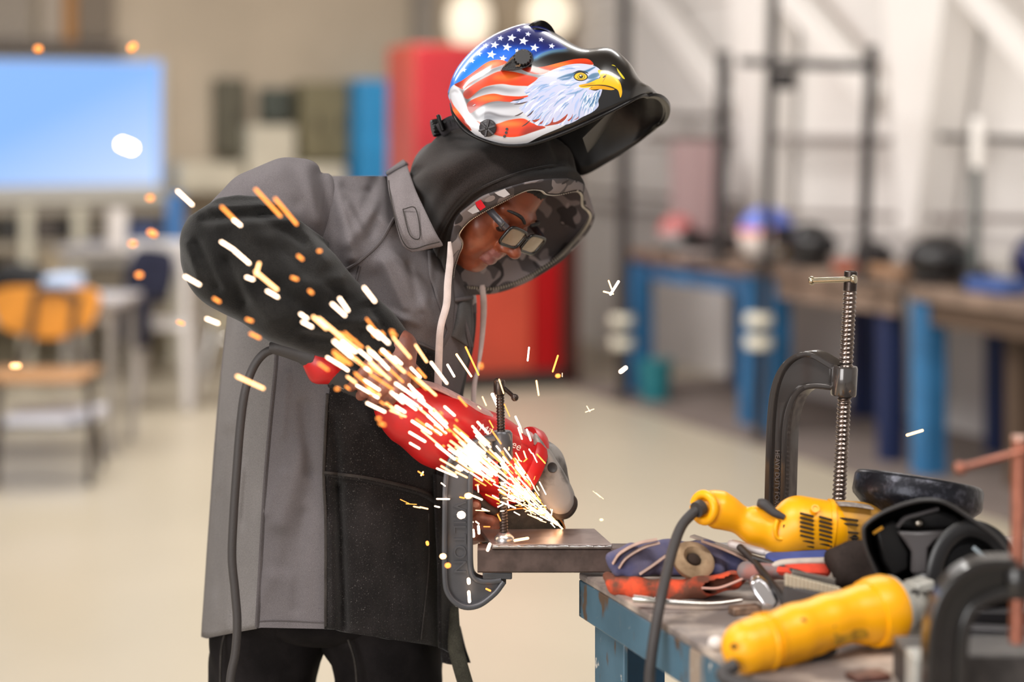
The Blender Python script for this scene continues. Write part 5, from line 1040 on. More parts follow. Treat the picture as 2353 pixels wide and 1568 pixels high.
# ------------------------------------------------------------------ red angle grinder
M_rg = mat('red_tool_plastic', (196, 22, 26), .38, var=.12, vscale=20, bump=.06, bscale=150, rgb2=(176, 24, 26)); M_rub = mat('charcoal_rubber', (56, 52, 52), .6, bump=.2, bscale=400); M_cast = mat('cast_grey_alloy', (142, 137, 133), .5, metal=.2, rgb2=(74, 68, 66), vscale=24, bump=.15, bscale=150, lo=.36, hi=.52)
def gD(x): return 2.855+(x-735)*.00027
gr = thing('red_angle_grinder', 'large red angle grinder held by the welder, throwing sparks', 'grinder', P(1060, 1000, gD(1060)))
k_ = .0007
S_ = Sdf.around([P(890, 920, gD(890)), P(1200, 1080, gD(1200))], .09, .0035)
S_.chain([(P(x, y, gD(x)), r*k_) for x, y, r in ((900, 928, 38), (935, 946, 66), (1010, 986, 82), (1110, 1036, 84), (1200, 1080, 84))], .02)
AX = np.array(P(1215, 1085, gD(1215)))-np.array(P(900, 925, gD(900))); AX /= np.linalg.norm(AX); UPG = np.array([.46, 0, .89]); UPG -= UPG@AX*AX; UPG /= np.linalg.norm(UPG); SDG = np.cross(AX, UPG); SDG = SDG if SDG[1] < 0 else -SDG
ge = np.array(P(1212, 1076, gD(1212)))
S_.cut(lambda p: (p-ge)@AX)
# flatten the side a little and press in a panel round the name
gmid = np.array(P(1145, 1010, gD(1145)))
S_.cut(lambda p: (p-np.array(P(1110, 1036, gD(1110))))@SDG-.0545)
hb_ = add('motor_housing', S_.mesh(), M_rg, gr)
add('flange', tube([ge-AX*.024, ge-AX*.02, ge-AX*.006, ge], np.array([.0625, .0645, .0645, .061]), 40), M_rg, gr)
rib = [np.array(P(x, y, gD(x)-.012)) for x, y in ((960, 878), (1010, 893), (1090, 934), (1180, 982), (1224, 1003))]
add('dusty_top_rib', tube(cr(rib, 30), np.array([[.0045, .02]]*30), 10, (0, 1, 0)), mat('dusty_red', (178, 140, 136), .7, var=.15, vscale=60), hb_, label='dust-covered top rib')
NB_ = SDG*.866+UPG*.5; UB_ = UPG*.866-SDG*.5; pcn = ge-AX*.092+NB_*.0592
o2 = [(-.040, -.016), (.034, -.016), (.041, -.006), (.041, .012), (.036, .018), (-.034, .018), (-.041, .010), (-.041, -.010)]
add('badge', prism([pcn+AX*a+UB_*b_-NB_*.006 for a, b_ in o2], NB_*.006), mat('dark_red_badge', (160, 24, 26), .4), hb_, bevel=.0008, label='dark red name panel')
text('Milwaukee', 'white_lettering', .0185, pcn-AX*.038-UB_*.004+NB_*.0003, AX, UB_, mat('white_print_plastic', (222, 206, 200), .5), hb_, .0006, .18)
hx = [(760, 848), (800, 866), (850, 888), (905, 924)]
add('rear_handle', tube(cr(PA([(x, y, gD(x)) for x, y in hx]), 24), np.interp(np.linspace(0, 3, 24), [0, 1, 2, 3], [.024, .0255, .026, .03]), 20), M_rub, gr, label='charcoal rubber rear handle')
Q = Sdf.around([P(735, 838, gD(735))], .06, .003); Q.chain([(P(722, 818, gD(722)), .018), (P(745, 838, gD(745)), .026), (P(790, 846, gD(790)), .021)], .012).chain([(P(722, 838, gD(722)), .016), (P(728, 862, gD(728)), .012)], .01).chain([(P(735, 852, gD(735)), .014), (P(760, 862, gD(760)), .013)], .01)
add('end_cap', Q.mesh(), M_rg, gr, label='red end cap')
Q = Sdf.around([P(830, 888, gD(830))], .05, .003); Q.chain([(P(822, 880, gD(822)-.012), .010), (P(838, 888, gD(838)-.012), .011)], .006); add('guard_tab', Q.mesh(), M_rg, gr)
add('switch', tube(cr(PA([(758, 880, gD(758)), (790, 886, gD(790)), (822, 902, gD(822))]), 12), np.array([[.008, .013]]*12), 12, (0, 1, 0)), M_black, gr)
add('switch_pin', box(P(783, 888, gD(783)-.014), (.013, .003, .004), np.array([AX, SDG, UPG])), M_edge, gr, smooth=False)
rel = cr(PA([(620, 800, 2.85), (645, 800, 2.85), (690, 812, 2.85), (722, 820, gD(722))]), 20)
add('strain_relief', tube(rel, np.interp(np.linspace(0, 3, 20), [0, .6, 2, 2.5, 3], [.0085, .0115, .0145, .019, .021]), 16), M_rub, gr)
add('cord', tube(cr(PA([(640, 800, 2.85), (608, 812, 2.848), (582, 845, 2.845), (563, 900, 2.84), (552, 980, 2.84), (544, 1080, 2.84), (537, 1180, 2.84), (533, 1280, 2.84), (540, 1360, 2.84), (545, 1430, 2.84), (541, 1500, 2.84), (528, 1580, 2.84), (520, 1800, 2.84), (560, 2300, 2.84)]), 120), .0068, 10), M_rub, gr)
# gear head, guard and wheel
M_gd = mat('sooty_guard_steel', (66, 58, 54), .45, metal=.5, var=.25, vscale=30)
dm = np.array([.06, -.70, -.71]); dm /= np.linalg.norm(dm); WCn = np.array(P(1198, 1226, 2.998))
Q = Sdf.around([P(1215, 1080, gD(1215)), P(1290, 1150, 3.0), WCn], .08, .0035)
Q.chain([(ge+AX*.002, .050), (P(1232, 1080, gD(1232)), .046), (P(1256, 1120, 2.995), .038)], .018).cap(P(1240, 1130, 3.0), WCn-dm*.05, .036, .034, .02)
Q.cut(lambda p: -((p-ge)@AX)-.002).cut(lambda p: (p-WCn+dm*.034)@dm)
gh = add('gear_head', Q.mesh(), M_cast, gr, label='worn grey gear head')
hp_ = cr(np.array([(1226, 1000), (1244, 1008), (1264, 1034), (1291, 1076), (1308, 1108), (1320, 1136), (1323, 1166), (1303, 1190), (1268, 1186), (1236, 1150), (1222, 1080)], dtype=float), 60, True); hm_ = hp_.mean(0)
add('head_casting', loft([[P(*(hm_+(q-hm_)*s), 2.99+d) for q in hp_] for s, d in ((.70, -.050), (.86, -.048), (.95, -.042), (1, -.030), (1, .02), (.94, .036), (.75, .048))], True, True, True), M_cast, gh)
sk_ = cr(np.array([(1236, 1118), (1262, 1124), (1298, 1128), (1324, 1144), (1325, 1170), (1303, 1193), (1262, 1191), (1236, 1165)], dtype=float), 40, True)
add('guard_skirt', loft([[P(*(sk_.mean(0)+(q-sk_.mean(0))*s), 2.99+d) for q in sk_] for s, d in ((.85, -.046), (1.0, -.042), (1.0, .02))], True, True, True), M_gd, gh, label='dark sooty guard skirt')
for x, y, r, dz in ((1251, 1062, .0045, 0), (1269, 1075, .0085, 0), (1226, 1028, .004, 0)):
    c_ = np.array(P(x, y, 2.9375 if x > 1230 else 2.945)); add('screw_hole', lathe([(0, 0), (r, 0), (r*.9, .002), (r*.6, .0005), (0, .0003)], c_, (.3, -.9, .2), 16), M_dark, gh)
x_ = np.cross(dm, [0, 0, 1.]); x_ /= np.linalg.norm(x_)
add('wheel_guard', lathe([(.030, -.034), (.066, -.030), (.0715, -.024), (.0715, -.001), (.0695, -.001), (.0695, -.022), (.065, -.0275), (.03, -.031)], WCn, dm, 48), M_gd, gr)
add('guard_edge', tube(cr([WCn-dm*.001+.0715*(x_*math.cos(a)+np.cross(dm, x_)*math.sin(a)) for a in np.linspace(0, 2*math.pi, 48, endpoint=False)], 96, True), .0016, 6, cap=False), mat('heat_blued_copper', (186, 116, 60), .3, metal=.9), gr, label='heat-coloured bright rim of the guard')
wl = add('grinding_wheel', lathe([(0, -.004), (.060, -.010), (.066, -.009), (.066, -.003), (.040, .0), (.036, .003), (.012, .003), (0, .003)], WCn, dm, 48), mat('abrasive_wheel', (62, 54, 48), .85, var=.2, vscale=80, bump=.5, bscale=500), gr)
add('lock_nut', lathe([(0, .002), (.016, .002), (.016, .008), (.008, .009), (0, .009)], WCn, dm, 6), M_edge, wl, smooth=False)
add('side_handle', tube(cr(PA([(1088, 1122, 2.955), (1100, 1148, 2.95), (1122, 1168, 2.955), (1150, 1178, 2.97), (1178, 1172, 2.99)]), 24), np.array([[.008, .009]]*24), 12), M_rub, gr, label='charcoal side grip')
Q = Sdf.around([P(1130, 1140, 2.96)], .07, .0035); Q.chain([(P(1100, 1090, 2.965), .030), (P(1145, 1125, 2.97), .026), (P(1172, 1132, 2.985), .024)], .02); add('lower_housing', Q.mesh(), M_rg, gr)
# ------------------------------------------------------------------ tools lying on the bench
M_yel = mat('yellow_tool_plastic', (246, 170, 2), .4, var=.04, vscale=12, bump=.04, bscale=300); M_ydirt = mat('dusty_yellow_plastic', (206, 148, 44), .5, rgb2=(176, 128, 56), vscale=30)
M_lt = mat('cast_light_grey', (172, 170, 163), .45, metal=.15, var=.15, vscale=30, bump=.1, bscale=200); M_slot = mat('slot_black', (46, 30, 6), .8)
# tall black clamp
D2 = 2.90
t, fr = cclamp('tall_c_clamp', 'tall black C-clamp with a long threaded screw, upright behind the yellow grinder', [(1916, 846), (1890, 830), (1868, 818), (1843, 815), (1812, 830), (1789, 860), (1775, 905), (1768, 970), (1765, 1050), (1762, 1180), (1764, 1240), (1790, 1275), (1840, 1283), (1925, 1279)], [(1916, 892), (1890, 889), (1866, 888), (1845, 893), (1826, 910), (1812, 942), (1804, 985), (1801, 1050), (1799, 1120), (1797, 1190), (1800, 1225), (1830, 1240), (1870, 1243), (1925, 1245)], D2, (.022, .024, 0), .35, M_bclamp, .0042, P(1840, 1280, D2), 70)
sx, ex = np.array(P(1953, 668, D2-.004)), np.array(P(1926, 1185, D2-.004))
sc_ = add('screw', thread(sx, ex, .0118, .0072, .0026, 18, 6), mat('dark_screw_steel', (124, 112, 106), .26, metal=.85, var=.15, vscale=60), t)
ax_ = sx-ex; ax_ /= np.linalg.norm(ax_)
add('screw_head', lathe([(0, -.004), (.0105, 0), (.0105, .030), (.0085, .031), (.0085, .024), (0, .024)], sx, ax_, 24), M_screw, sc_)
a_, b_ = P(1866, 645, D2+.03), P(1962, 642, D2-.018); M_bar = mat('zinc_bar', (178, 168, 146), .25, metal=.95)
add('handle_bar', tube([a_, (a_+b_)/2, b_], .0046, 14), M_bar, sc_)
for q, d_ in ((a_, a_-b_), (b_, b_-a_)): add('handle_end', lathe([(0, -.003), (.0062, -.003), (.0075, 0), (.0066, .003), (.0034, .004), (0, .0042)], q, d_, 18), M_bar, sc_)
bs_ = np.array(P(1938, 910, D2-.004)); add('boss', lathe([(0, 0), (.019, 0), (.0205, .003), (.0205, .044), (.019, .0475), (.0125, .0475), (.0125, .045), (0, .045)], bs_, ax_, 28), M_bclamp, t)
text('HEAVY DUTY FORGED', 'raised_lettering', .0105, (P(1783, 0, D2).x, D2+.0068, P(0, 1036, D2).z), (-.01, 0, -1), (1, 0.0, 0), mat('worn_lettering', (120, 112, 110), .4, metal=.4), fr, .0012)
add('swivel_pad', lathe([(0, 0), (.018, 0), (.018, .006), (.012, .012), (0, .013)], P(1926, 1218, D2-.004), (0, 0, 1), 20), M_screw, t)
add('anvil', box(P(1927, 1232, D2-.0), (.045, .035, .01)), M_bclamp, t, bevel=.002)
# far yellow grinder
DY = 2.745
yg = thing('yellow_angle_grinder', 'yellow angle grinder lying on the gloves in front of the tall clamp', 'grinder', P(1840, 1275, DY))
ky = DY/F
S_ = Sdf.around([P(1635, 1165, DY), P(2040, 1230, DY)], .06, .0032)
S_.chain([(P(1636, 1166, DY), 37*ky), (P(1652, 1172, DY), 42*ky), (P(1668, 1178, DY), 36*ky)], .008).chain([(P(1672, 1180, DY), 31*ky), (P(1735, 1214, DY), 35*ky), (P(1795, 1238, DY), 42*ky)], .012).chain([(P(1838, 1206, DY+.004), 66*ky), (P(1905, 1212, DY+.004), 60*ky)], .02)
S_.cap(P(1735, 1175, DY-.006), P(1765, 1180, DY-.006), 12*ky, 14*ky, .01)
S_.cut(lambda p: -(p[..., 0]-P(1597, 0, DY).x))
yb = add('motor_housing', S_.mesh(), M_yel, yg)
crn = np.array([-.72, -.66, .1]); cra = np.cross(crn, [0, 0, 1.]); cra /= np.linalg.norm(cra); crb = np.cross(crn, cra)
add('cap_ring', tube(cr([np.array(P(1618, 1167, DY-.018))+.020*(cra*math.cos(a)+crb*math.sin(a)) for a in np.linspace(0, 2*math.pi, 16, endpoint=False)], 40, True), .0068, 10, cap=False), M_yel, yb)
for r0, x0, x1 in ((62, 1900, 1910),): add('ring_seam', tube([P(x0, 1211, DY+.004), P(x1, 1212, DY+.004)], r0*ky*1.03, 32), M_yel, yg)
nk = add('gear_case', tube(cr(PA([(1908, 1211, DY+.006), (1935, 1208, DY+.01), (1980, 1208, DY+.015), (2016, 1212, DY+.02)]), 20), np.interp(np.linspace(0, 3, 20), [0, .3, 2, 3], [57*ky, 59*ky, 54*ky, 46*ky]), 28), M_ydirt, yg, label='dusty gold front case')
add('grey_label', tube(cr(PA([(1925, 1158, DY-.008), (1960, 1160, DY-.006), (2000, 1166, DY-.002)]), 10), np.array([[.002, .016]]*10), 8, (0, 1, 0)), mat('scuffed_label', (150, 140, 134), .6, var=.3, vscale=120), nk, label='scuffed grey label')
def surfD(xc_, yc_, r_, y, Dc): return Dc-math.sqrt(max((r_)**2-((y-yc_))**2, 0))*ky
for (xa, xb, y0, n_, st_, yc_, r_) in ((1838, 1870, 1182, 8, 10, 1206, 66), (1882, 1912, 1190, 7, 10, 1211, 63)):
    for i in range(n_):
        y = y0+i*st_; D = surfD(0, yc_, r_, y, DY+.0025); a_, b_ = P(xa, y-2, D), P(xb, y+6, D); add('vent_slot', bar(a_, b_, .0033, .005), M_slot, yb, bevel=.001)
for i, y in enumerate((1193, 1204, 1222, 1233)): D = surfD(0, 1208, 58, y, DY+.011); add('vent_slot', bar(P(1928, y-2, D), P(1972, y+4, D), .003, .005), M_slot, nk, bevel=.001)
add('case_screw', lathe([(0, 0), (.0048, 0), (.0048, .002), (.003, .002), (.003, .0008), (0, .0008)], P(1963, 1236, surfD(0, 1208, 58, 1236, DY+.01)), (0, -.9, -.3), 14), M_black, nk)
add('screw_boss', lathe([(0, 0), (.0062, 0), (.0062, .002), (.004, .002), (.004, .0005), (0, .0005)], P(1873, 1170, surfD(0, 1206, 64, 1170, DY+.004)), (0, -.8, .5), 16), M_yel, yb)
add('switch', tube(cr(PA([(1742, 1156, DY-.012), (1756, 1160, DY-.016), (1778, 1178, DY-.022), (1803, 1190, DY-.026)]), 16), np.interp(np.linspace(0, 1, 16), [0, .3, .8, 1], [.006, .0085, .006, .004]), 12), M_rub, yg, label='black switch paddle')
for x, y in ((1802, 1212), (1806, 1250)): add('rivet_recess', box(P(x, y, DY-.028), (.004, .004, .008)), M_slot, yb, bevel=.001)
add('finger_guard', tube(cr(PA([(1786, 1196, DY-.026), (1782, 1215, DY-.029), (1786, 1236, DY-.028), (1806, 1240, DY-.028)]), 16), .0035, 8), M_yel, yb)
add('cord_boot', tube(cr(PA([(1612, 1166, DY-.022), (1600, 1172, DY-.03)]), 6), .012, 14), M_rub, yg)
add('cord', tube(cr(PA([(1616, 1162, DY-.02), (1592, 1180, DY-.03), (1566, 1210, DY-.05), (1547, 1260, DY-.085), (1529, 1330, DY-.14), (1515, 1395, DY-.18), (1504, 1460, DY-.195), (1496, 1520, DY-.20), (1492, 1580, DY-.20), (1490, 1800, DY-.20), (1530, 2550, DY-.20)]), 110), .0078, 12), M_rub, yg)
# near yellow grinder
kn = 2.38/F
def nD(x): return 2.335+(x-1690)*.00033
ng = thing('near_yellow_grinder', 'yellow angle grinder nearest the camera, grey head to the right', 'grinder', P(1850, 1500, nD(1850)))
S_ = Sdf.around([P(1700, 1490, nD(1700)), P(2040, 1400, nD(2040))], .07, .0035)
S_.chain([(P(1718, 1488, nD(1718)), 60*kn), (P(1742, 1480, nD(1742)), 62*kn)], .02).chain([(P(1762, 1474, nD(1762)), 58*kn), (P(1830, 1450, nD(1830)), 60*kn), (P(1905, 1428, nD(1905)), 60*kn), (P(1960, 1414, nD(1960)), 62*kn)], .006).chain([(P(1992, 1412, nD(1992)), 72*kn), (P(2032, 1402, nD(2032)), 80*kn)], .008)
S_.chain([(P(1735, 1535, nD(1735)), 18*kn), (P(1800, 1510, nD(1800)), 20*kn), (P(1870, 1480, nD(1870)), 30*kn)], .012)
NX = np.array(P(2040, 1400, nD(2040)))-np.array(P(1720, 1485, nD(1720))); NX /= np.linalg.norm(NX)
S_.cut(lambda p: (p-np.array(P(2056, 1398, nD(2056))))@NX)
yb2 = add('motor_housing', S_.mesh(), M_yel, ng)
pl0 = np.array(P(1942, 1434, nD(1942)))+np.array([0, -64.5*kn*1.0, 0]); nu = np.array([0, 0, 1.])-NX[2]*NX; nu /= np.linalg.norm(nu)
add('label_plate', box(pl0+np.array([0, .0005, 0]), (.055, .004, .027), np.array([NX, np.cross(nu, NX), nu])), mat('brown_label', (128, 92, 22), .5, rgb2=(176, 128, 20), vscale=60), yb2, bevel=.001, label='brown rating plate')
for x, y in ((1846, 1428), (1850, 1486), (1686, 1486)): add('case_screw', lathe([(0, 0), (.004, 0), (.004, .002), (0, .0022)], P(x, y, nD(x)-(57 if x > 1700 else 46)*kn), (0, -1, .1), 12), M_slot, yb2)
add('ring_seam', tube([P(1764, 1472, nD(1764)), P(1770, 1471, nD(1770))], 63.5*kn, 28), M_yel, ng)
Q = Sdf.around([P(2060, 1400, nD(2060)), P(2120, 1400, nD(2120))], .07, .0035); Q.cap(P(2040, 1402, nD(2040)), P(2072, 1396, nD(2072)), 66*kn, 58*kn, .01).cap(P(2090, 1392, nD(2090)), P(2122, 1386, nD(2122)), 40*kn, 26*kn, .01).cap(P(2085, 1440, nD(2085)), P(2112, 1448, nD(2112)), 30*kn, 26*kn, .008)
Q.cut(lambda p: (p-np.array(P(2134, 1390, nD(2134))))@NX)
ff = [np.array(P(2042, 1400, nD(2042)))+NX*d for d in (-.036, -.034, -.022, -.004, .0, .002)]
add('front_flange', tube(ff, np.array([64, 78, 83, 83, 80, 60])*kn, 40), M_yel, ng)
add('grey_collar', tube([ff[-1]-NX*.002, ff[-1]+NX*.008, ff[-1]+NX*.011], np.array([78, 76, 66])*kn, 36), M_lt, ng)
add('cap_ridge', tube([P(1748, 1478, nD(1748)), P(1754, 1477, nD(1754)), P(1760, 1475, nD(1760))], np.array([61, 66, 61])*kn, 32), M_yel, ng)
hd_ = add('gear_head', Q.mesh(), M_lt, ng, label='grey alloy gear head')
for x, y in ((2100, 1365), (2120, 1402), (2096, 1420)): add('head_screw', lathe([(0, 0), (.006, 0), (.006, .004), (.003, .004), (.003, .002), (0, .002)], P(x, y, nD(x)-.026), (.2, -1, .2), 12), M_dark, hd_)
add('guard_lever', box(P(2112, 1345, nD(2112)-.008), (.03, .03, .014), np.array([NX, np.cross([0, 0, 1.], NX), [0, 0, 1]])), M_lt, hd_, bevel=.003)
add('cord', tube(cr(PA([(1690, 1528, 2.31), (1660, 1552, 2.30), (1700, 1572, 2.29), (1800, 1590, 2.27)]), 30), .009, 10), M_rub, ng)
add('switch', tube(cr(PA([(1860, 1506, nD(1860)-.01), (1890, 1500, nD(1890)-.01), (1915, 1490, nD(1915)-.01)]), 10), .008, 10), M_black, ng)
# gloves
def glove_mat():
    m = mat('blue_canvas_glove', (66, 70, 112), .9, rgb2=(92, 88, 112), vscale=20, bump=.5, bscale=700, lo=.45, hi=.7); return m
M_bg = glove_mat(); M_gs = mat('tan_stripe', (168, 142, 130), .9, var=.1, vscale=60); M_tanl = mat('tan_leather', (172, 146, 116), .85, rgb2=(128, 104, 78), vscale=30); M_og = mat('orange_glove', (206, 74, 40), .9, rgb2=(104, 62, 46), vscale=22, bump=.4, bscale=600, lo=.47, hi=.60)
DG = 2.775; kg = DG/F
bg = thing('blue_glove', 'blue work glove with tan stripes lying palm down at the bench corner', 'glove', P(1540, 1325, DG))
Q = Sdf.around([P(1400, 1285, DG), P(1715, 1300, DG)], .05, .003)
for a, b_, c_, r in (((1404, 1282), (1450, 1266), (1540, 1268), 13), ((1410, 1296), (1450, 1280), (1540, 1278), 14), ((1420, 1310), (1465, 1293), (1540, 1286), 15), ((1450, 1318), (1485, 1303), (1540, 1296), 16)):
    Q.chain([(P(*a, DG-.03), r*kg), (P(*b_, DG-.025), (r+3)*kg), (P(*c_, DG), 22*kg)], .006)
Q.chain([(P(1530, 1278, DG+.005), 32*kg), (P(1620, 1284, DG), 36*kg), (P(1690, 1300, DG-.01), 22*kg)], .02).cap(P(1540, 1308, DG-.03), P(1650, 1310, DG-.03), 14*kg, 15*kg, .015)
gb = add('hand', Q.mesh(), M_bg, bg)
for pts in ([(1408, 1296), (1425, 1272), (1465, 1250), (1510, 1240)], [(1422, 1306), (1440, 1282), (1480, 1258), (1516, 1248)], [(1612, 1244), (1660, 1262), (1700, 1280), (1720, 1292)], [(1470, 1320), (1500, 1300), (1530, 1278)]):
    add('stripe', tube(cr(PA([(x, y, DG-.042) for x, y in pts]), 20), np.array([[.0019, .007]]*20), 8, (0, 1, 0)), M_gs, bg, label='tan stripe')
cc = np.array(P(1596, 1283, DG-.05)); cn = np.array([.22, -.66, .72]); cn /= np.linalg.norm(cn)
add('rolled_cuff', lathe([(0, -.018), (.010, -.016), (.012, -.002), (.018, .004), (.027, .003), (.0325, -.004), (.030, -.014), (.022, -.02), (.0, -.021)], cc, cn, 32), M_tanl, bg, label='tan leather cuff opening')
add('cuff_hole', ball(cc-cn*.004, (.0105, .0105, .006), 16, np.array([np.cross(cn, [1, 0, 0.])/np.linalg.norm(np.cross(cn, [1, 0, 0.])), np.cross(cn, np.cross(cn, [1, 0, 0.]))/np.linalg.norm(np.cross(cn, [1, 0, 0.])), cn])), mat('dark_glove_inside', (48, 34, 26), .95), bg)
og = thing('orange_glove', 'dirty orange glove under the blue glove', 'glove', P(1560, 1385, 2.72))
Q = Sdf.around([P(1400, 1340, 2.73), P(1715, 1340, 2.73)], .04, .003); ko = 2.72/F
Q.chain([(P(1398, 1324, 2.76), 12*ko), (P(1420, 1345, 2.745), 20*ko), (P(1470, 1356, 2.73), 26*ko), (P(1560, 1360, 2.72), 25*ko), (P(1610, 1352, 2.715), 24*ko)], .012).chain([(P(1600, 1345, 2.71), 22*ko), (P(1640, 1345, 2.70), 20*ko), (P(1690, 1332, 2.70), 17*ko), (P(1722, 1318, 2.71), 13*ko)], .01)
Q.disp(lambda p: .0016*np.sin(p[..., 0]*130+p[..., 2]*60))
ogm = add('hand', Q.mesh(), M_og, og); add('piping', tube(cr(PA([(1612, 1352, 2.683), (1650, 1352, 2.68), (1690, 1338, 2.682), (1715, 1326, 2.69)]), 16), .0018, 6), mat('pale_piping', (206, 160, 146), .8), og)
rb = thing('red_lined_glove', 'blue and red glove with white piping under the yellow grinder', 'glove', P(1800, 1330, 2.70))
for nm, pts, rr, m in (('blue_back', [(1772, 1286, 2.71), (1800, 1284, 2.71), (1840, 1281, 2.71), (1896, 1278, 2.71)], (.008, .03), mat('deep_blue_canvas', (62, 76, 138), .9, var=.15, vscale=20)), ('white_piping', [(1778, 1300, 2.683), (1800, 1294, 2.68), (1840, 1291, 2.678), (1896, 1289, 2.678)], (.005, .008), mat('dirty_white_knit', (178, 166, 156), .9, var=.1, vscale=40)), ('red_lining', [(1792, 1306, 2.69), (1816, 1308, 2.68), (1850, 1309, 2.675), (1893, 1310, 2.675)], (.010, .02), mat('red_fleece', (206, 66, 44), .95, var=.12, vscale=30))):
    add(nm, tube(cr(PA(pts), 24), np.array([rr]*24), 12, (0, 1, 0), rnd=True), m, rb)
add('soiled_cuff', tube(cr(PA([(1716, 1312, 2.70), (1750, 1314, 2.69), (1785, 1310, 2.69), (1806, 1312, 2.69)]), 20), np.array([[.014, .02]]*20), 12, (0, 1, 0), rnd=True), mat('soiled_pink_knit', (150, 100, 92), .95, rgb2=(120, 108, 108), vscale=35), rb)
dgv = Sdf.around([P(1915, 1290, 2.66), P(2010, 1290, 2.66)], .05, .0035); dgv.chain([(P(1918, 1290, 2.66), 22*.00064), (P(1945, 1290, 2.65), 36*.00064), (P(1990, 1290, 2.65), 34*.00064), (P(2020, 1275, 2.66), 28*.00064)], .02).cap(P(1940, 1330, 2.63), P(2020, 1330, 2.63), .016, .018, .02).disp(lambda p: .002*np.sin(p[..., 0]*90+p[..., 2]*120))
add('dark_glove', dgv.mesh(), cloth('brown_black_leather', (52, 44, 41), 500, .5, var=.2, vscale=20), label='crumpled dark brown glove beside the yellow grinder', cat='glove')
# small hardware
tag(add('bright_rod', tube(cr(PA([(1456, 1376, 2.652), (1500, 1380, 2.645), (1560, 1386, 2.64), (1640, 1388, 2.64), (1705, 1380, 2.645)]), 40), np.interp(np.linspace(0, 1, 40), [0, .1, .25, .6, 1], [.0052, .005, .0042, .0036, .003]), 10), M_chrome), 'bright steel rod lying along the bench edge below the orange glove', 'rod')
tag(add('flat_bar', bar(P(1590, 1232, 2.79), P(1765, 1292, 2.74), .003, .022), mat('brownish_steel_strip', (128, 112, 100), .4, metal=.6)), 'thin brown steel strip lying over the blue glove', 'steel strip')
cr_ = thing('chalk_marker', 'white marker lying below the yellow grinder handle', 'marker', P(1720, 1262, 2.74))
a_, b_, c_ = P(1682, 1250, 2.745), P(1752, 1268, 2.735), P(1780, 1278, 2.73)
M_mk = mat('white_marker', (222, 214, 212), .4); add('barrel', tube([a_, (a_+b_)/2, b_], .0068, 12, rnd=True), M_mk, cr_); add('cap', tube([b_, (b_+c_)/2, c_], .0054, 12, rnd=True), mat('worn_white_cap', (196, 188, 186), .5), cr_)
lp = thing('locking_pliers', 'chrome and black locking pliers lying against the orange glove', 'pliers', P(1770, 1400, 2.6))
Q = Sdf.around([P(1745, 1350, 2.62), P(1790, 1390, 2.6)], .04, .0026); Q.chain([(P(1736, 1340, 2.625), .0125), (P(1752, 1362, 2.615), .019), (P(1782, 1392, 2.60), .014)], .008).cut(lambda p: np.abs(p[..., 0]*.7+p[..., 2]*.7-(P(1750, 1360, 2.615).x*.7+P(1750, 1360, 2.615).z*.7))-.026)
add('jaw', prism([P(x, y, 2.605+(1400-y)*.0003) for x, y in ((1722, 1338), (1745, 1324), (1764, 1338), (1794, 1384), (1780, 1402), (1752, 1394), (1732, 1366))], (0, .022, 0)), mat('bright_chrome', (206, 204, 208), .22, metal=1.0), lp, bevel=.005, seg=3, label='polished chrome jaw')
add('handle', tube(cr(PA([(1700, 1258, 2.73), (1730, 1288, 2.70), (1770, 1338, 2.64), (1800, 1380, 2.60), (1806, 1410, 2.59)]), 24), np.array([[.0055, .007]]*24), 10, (0, 1, 0)), M_dark, lp, label='dark handle')
add('handle', tube(cr(PA([(1730, 1282, 2.70), (1790, 1300, 2.68), (1850, 1322, 2.65), (1900, 1345, 2.63)]), 20), np.array([[.004, .006]]*20), 10, (0, 1, 0)), M_dark, lp, label='dark handle')
wbz = thing('wire_brush', 'black wire brush with rows of pale bristle tufts between the two yellow grinders', 'brush', P(1860, 1380, 2.56))
a_, b_ = P(1800, 1342, 2.57), P(1935, 1376, 2.55); add('block', bar(a_-Vector((0, 0, .012)), b_-Vector((0, 0, .012)), .03, .034), M_rub, wbz, bevel=.004)
for rw_, (x0, y0, x1, y1, D, m) in enumerate(((1808, 1326, 1925, 1356, 2.553, mat('pale_bristle', (186, 176, 156), .6, metal=.2)), (1824, 1318, 1915, 1336, 2.58, mat('dark_bristle', (120, 114, 108), .5, metal=.4)))):
    for i in range(14):
        f_ = i/13; q = P(x0+(x1-x0)*f_, y0+(y1-y0)*f_, D); add('bristle_tuft', lathe([(0, -.012), (.0028, -.012), (.0034, .003), (.002, .004), (0, .004)], q, (0, 0, 1), 8), m, wbz)
tag(add('white_earplug', ball(P(1645, 1478, 2.43), (.011, .010, .009), 16), mat('white_foam', (214, 206, 202), .6)), 'small white foam plug on the bench edge', 'plug')
for k, (x, y, D, s, c, n, lab, cat) in enumerate([(1995, 1515, 2.30, (.05, .03, .008), (92, 58, 50), 'rusty_scrap', 'small rust red steel scrap under the near yellow grinder', 'scrap'), (1712, 1392, 2.62, (.045, .02, .012), (132, 108, 92), 'steel_offcut', 'small brown steel offcut at the end of the bright rod', 'scrap')]):
    q = P(x, y, D); q.z = TZ+s[2]/2+.0005; tag(add(n, box(q, s, np.array([[.95, .3, 0], [-.3, .95, 0], [0, 0, 1]])), mat(n, c, .45, metal=.4, var=.3, vscale=60), bevel=.002), lab, cat)
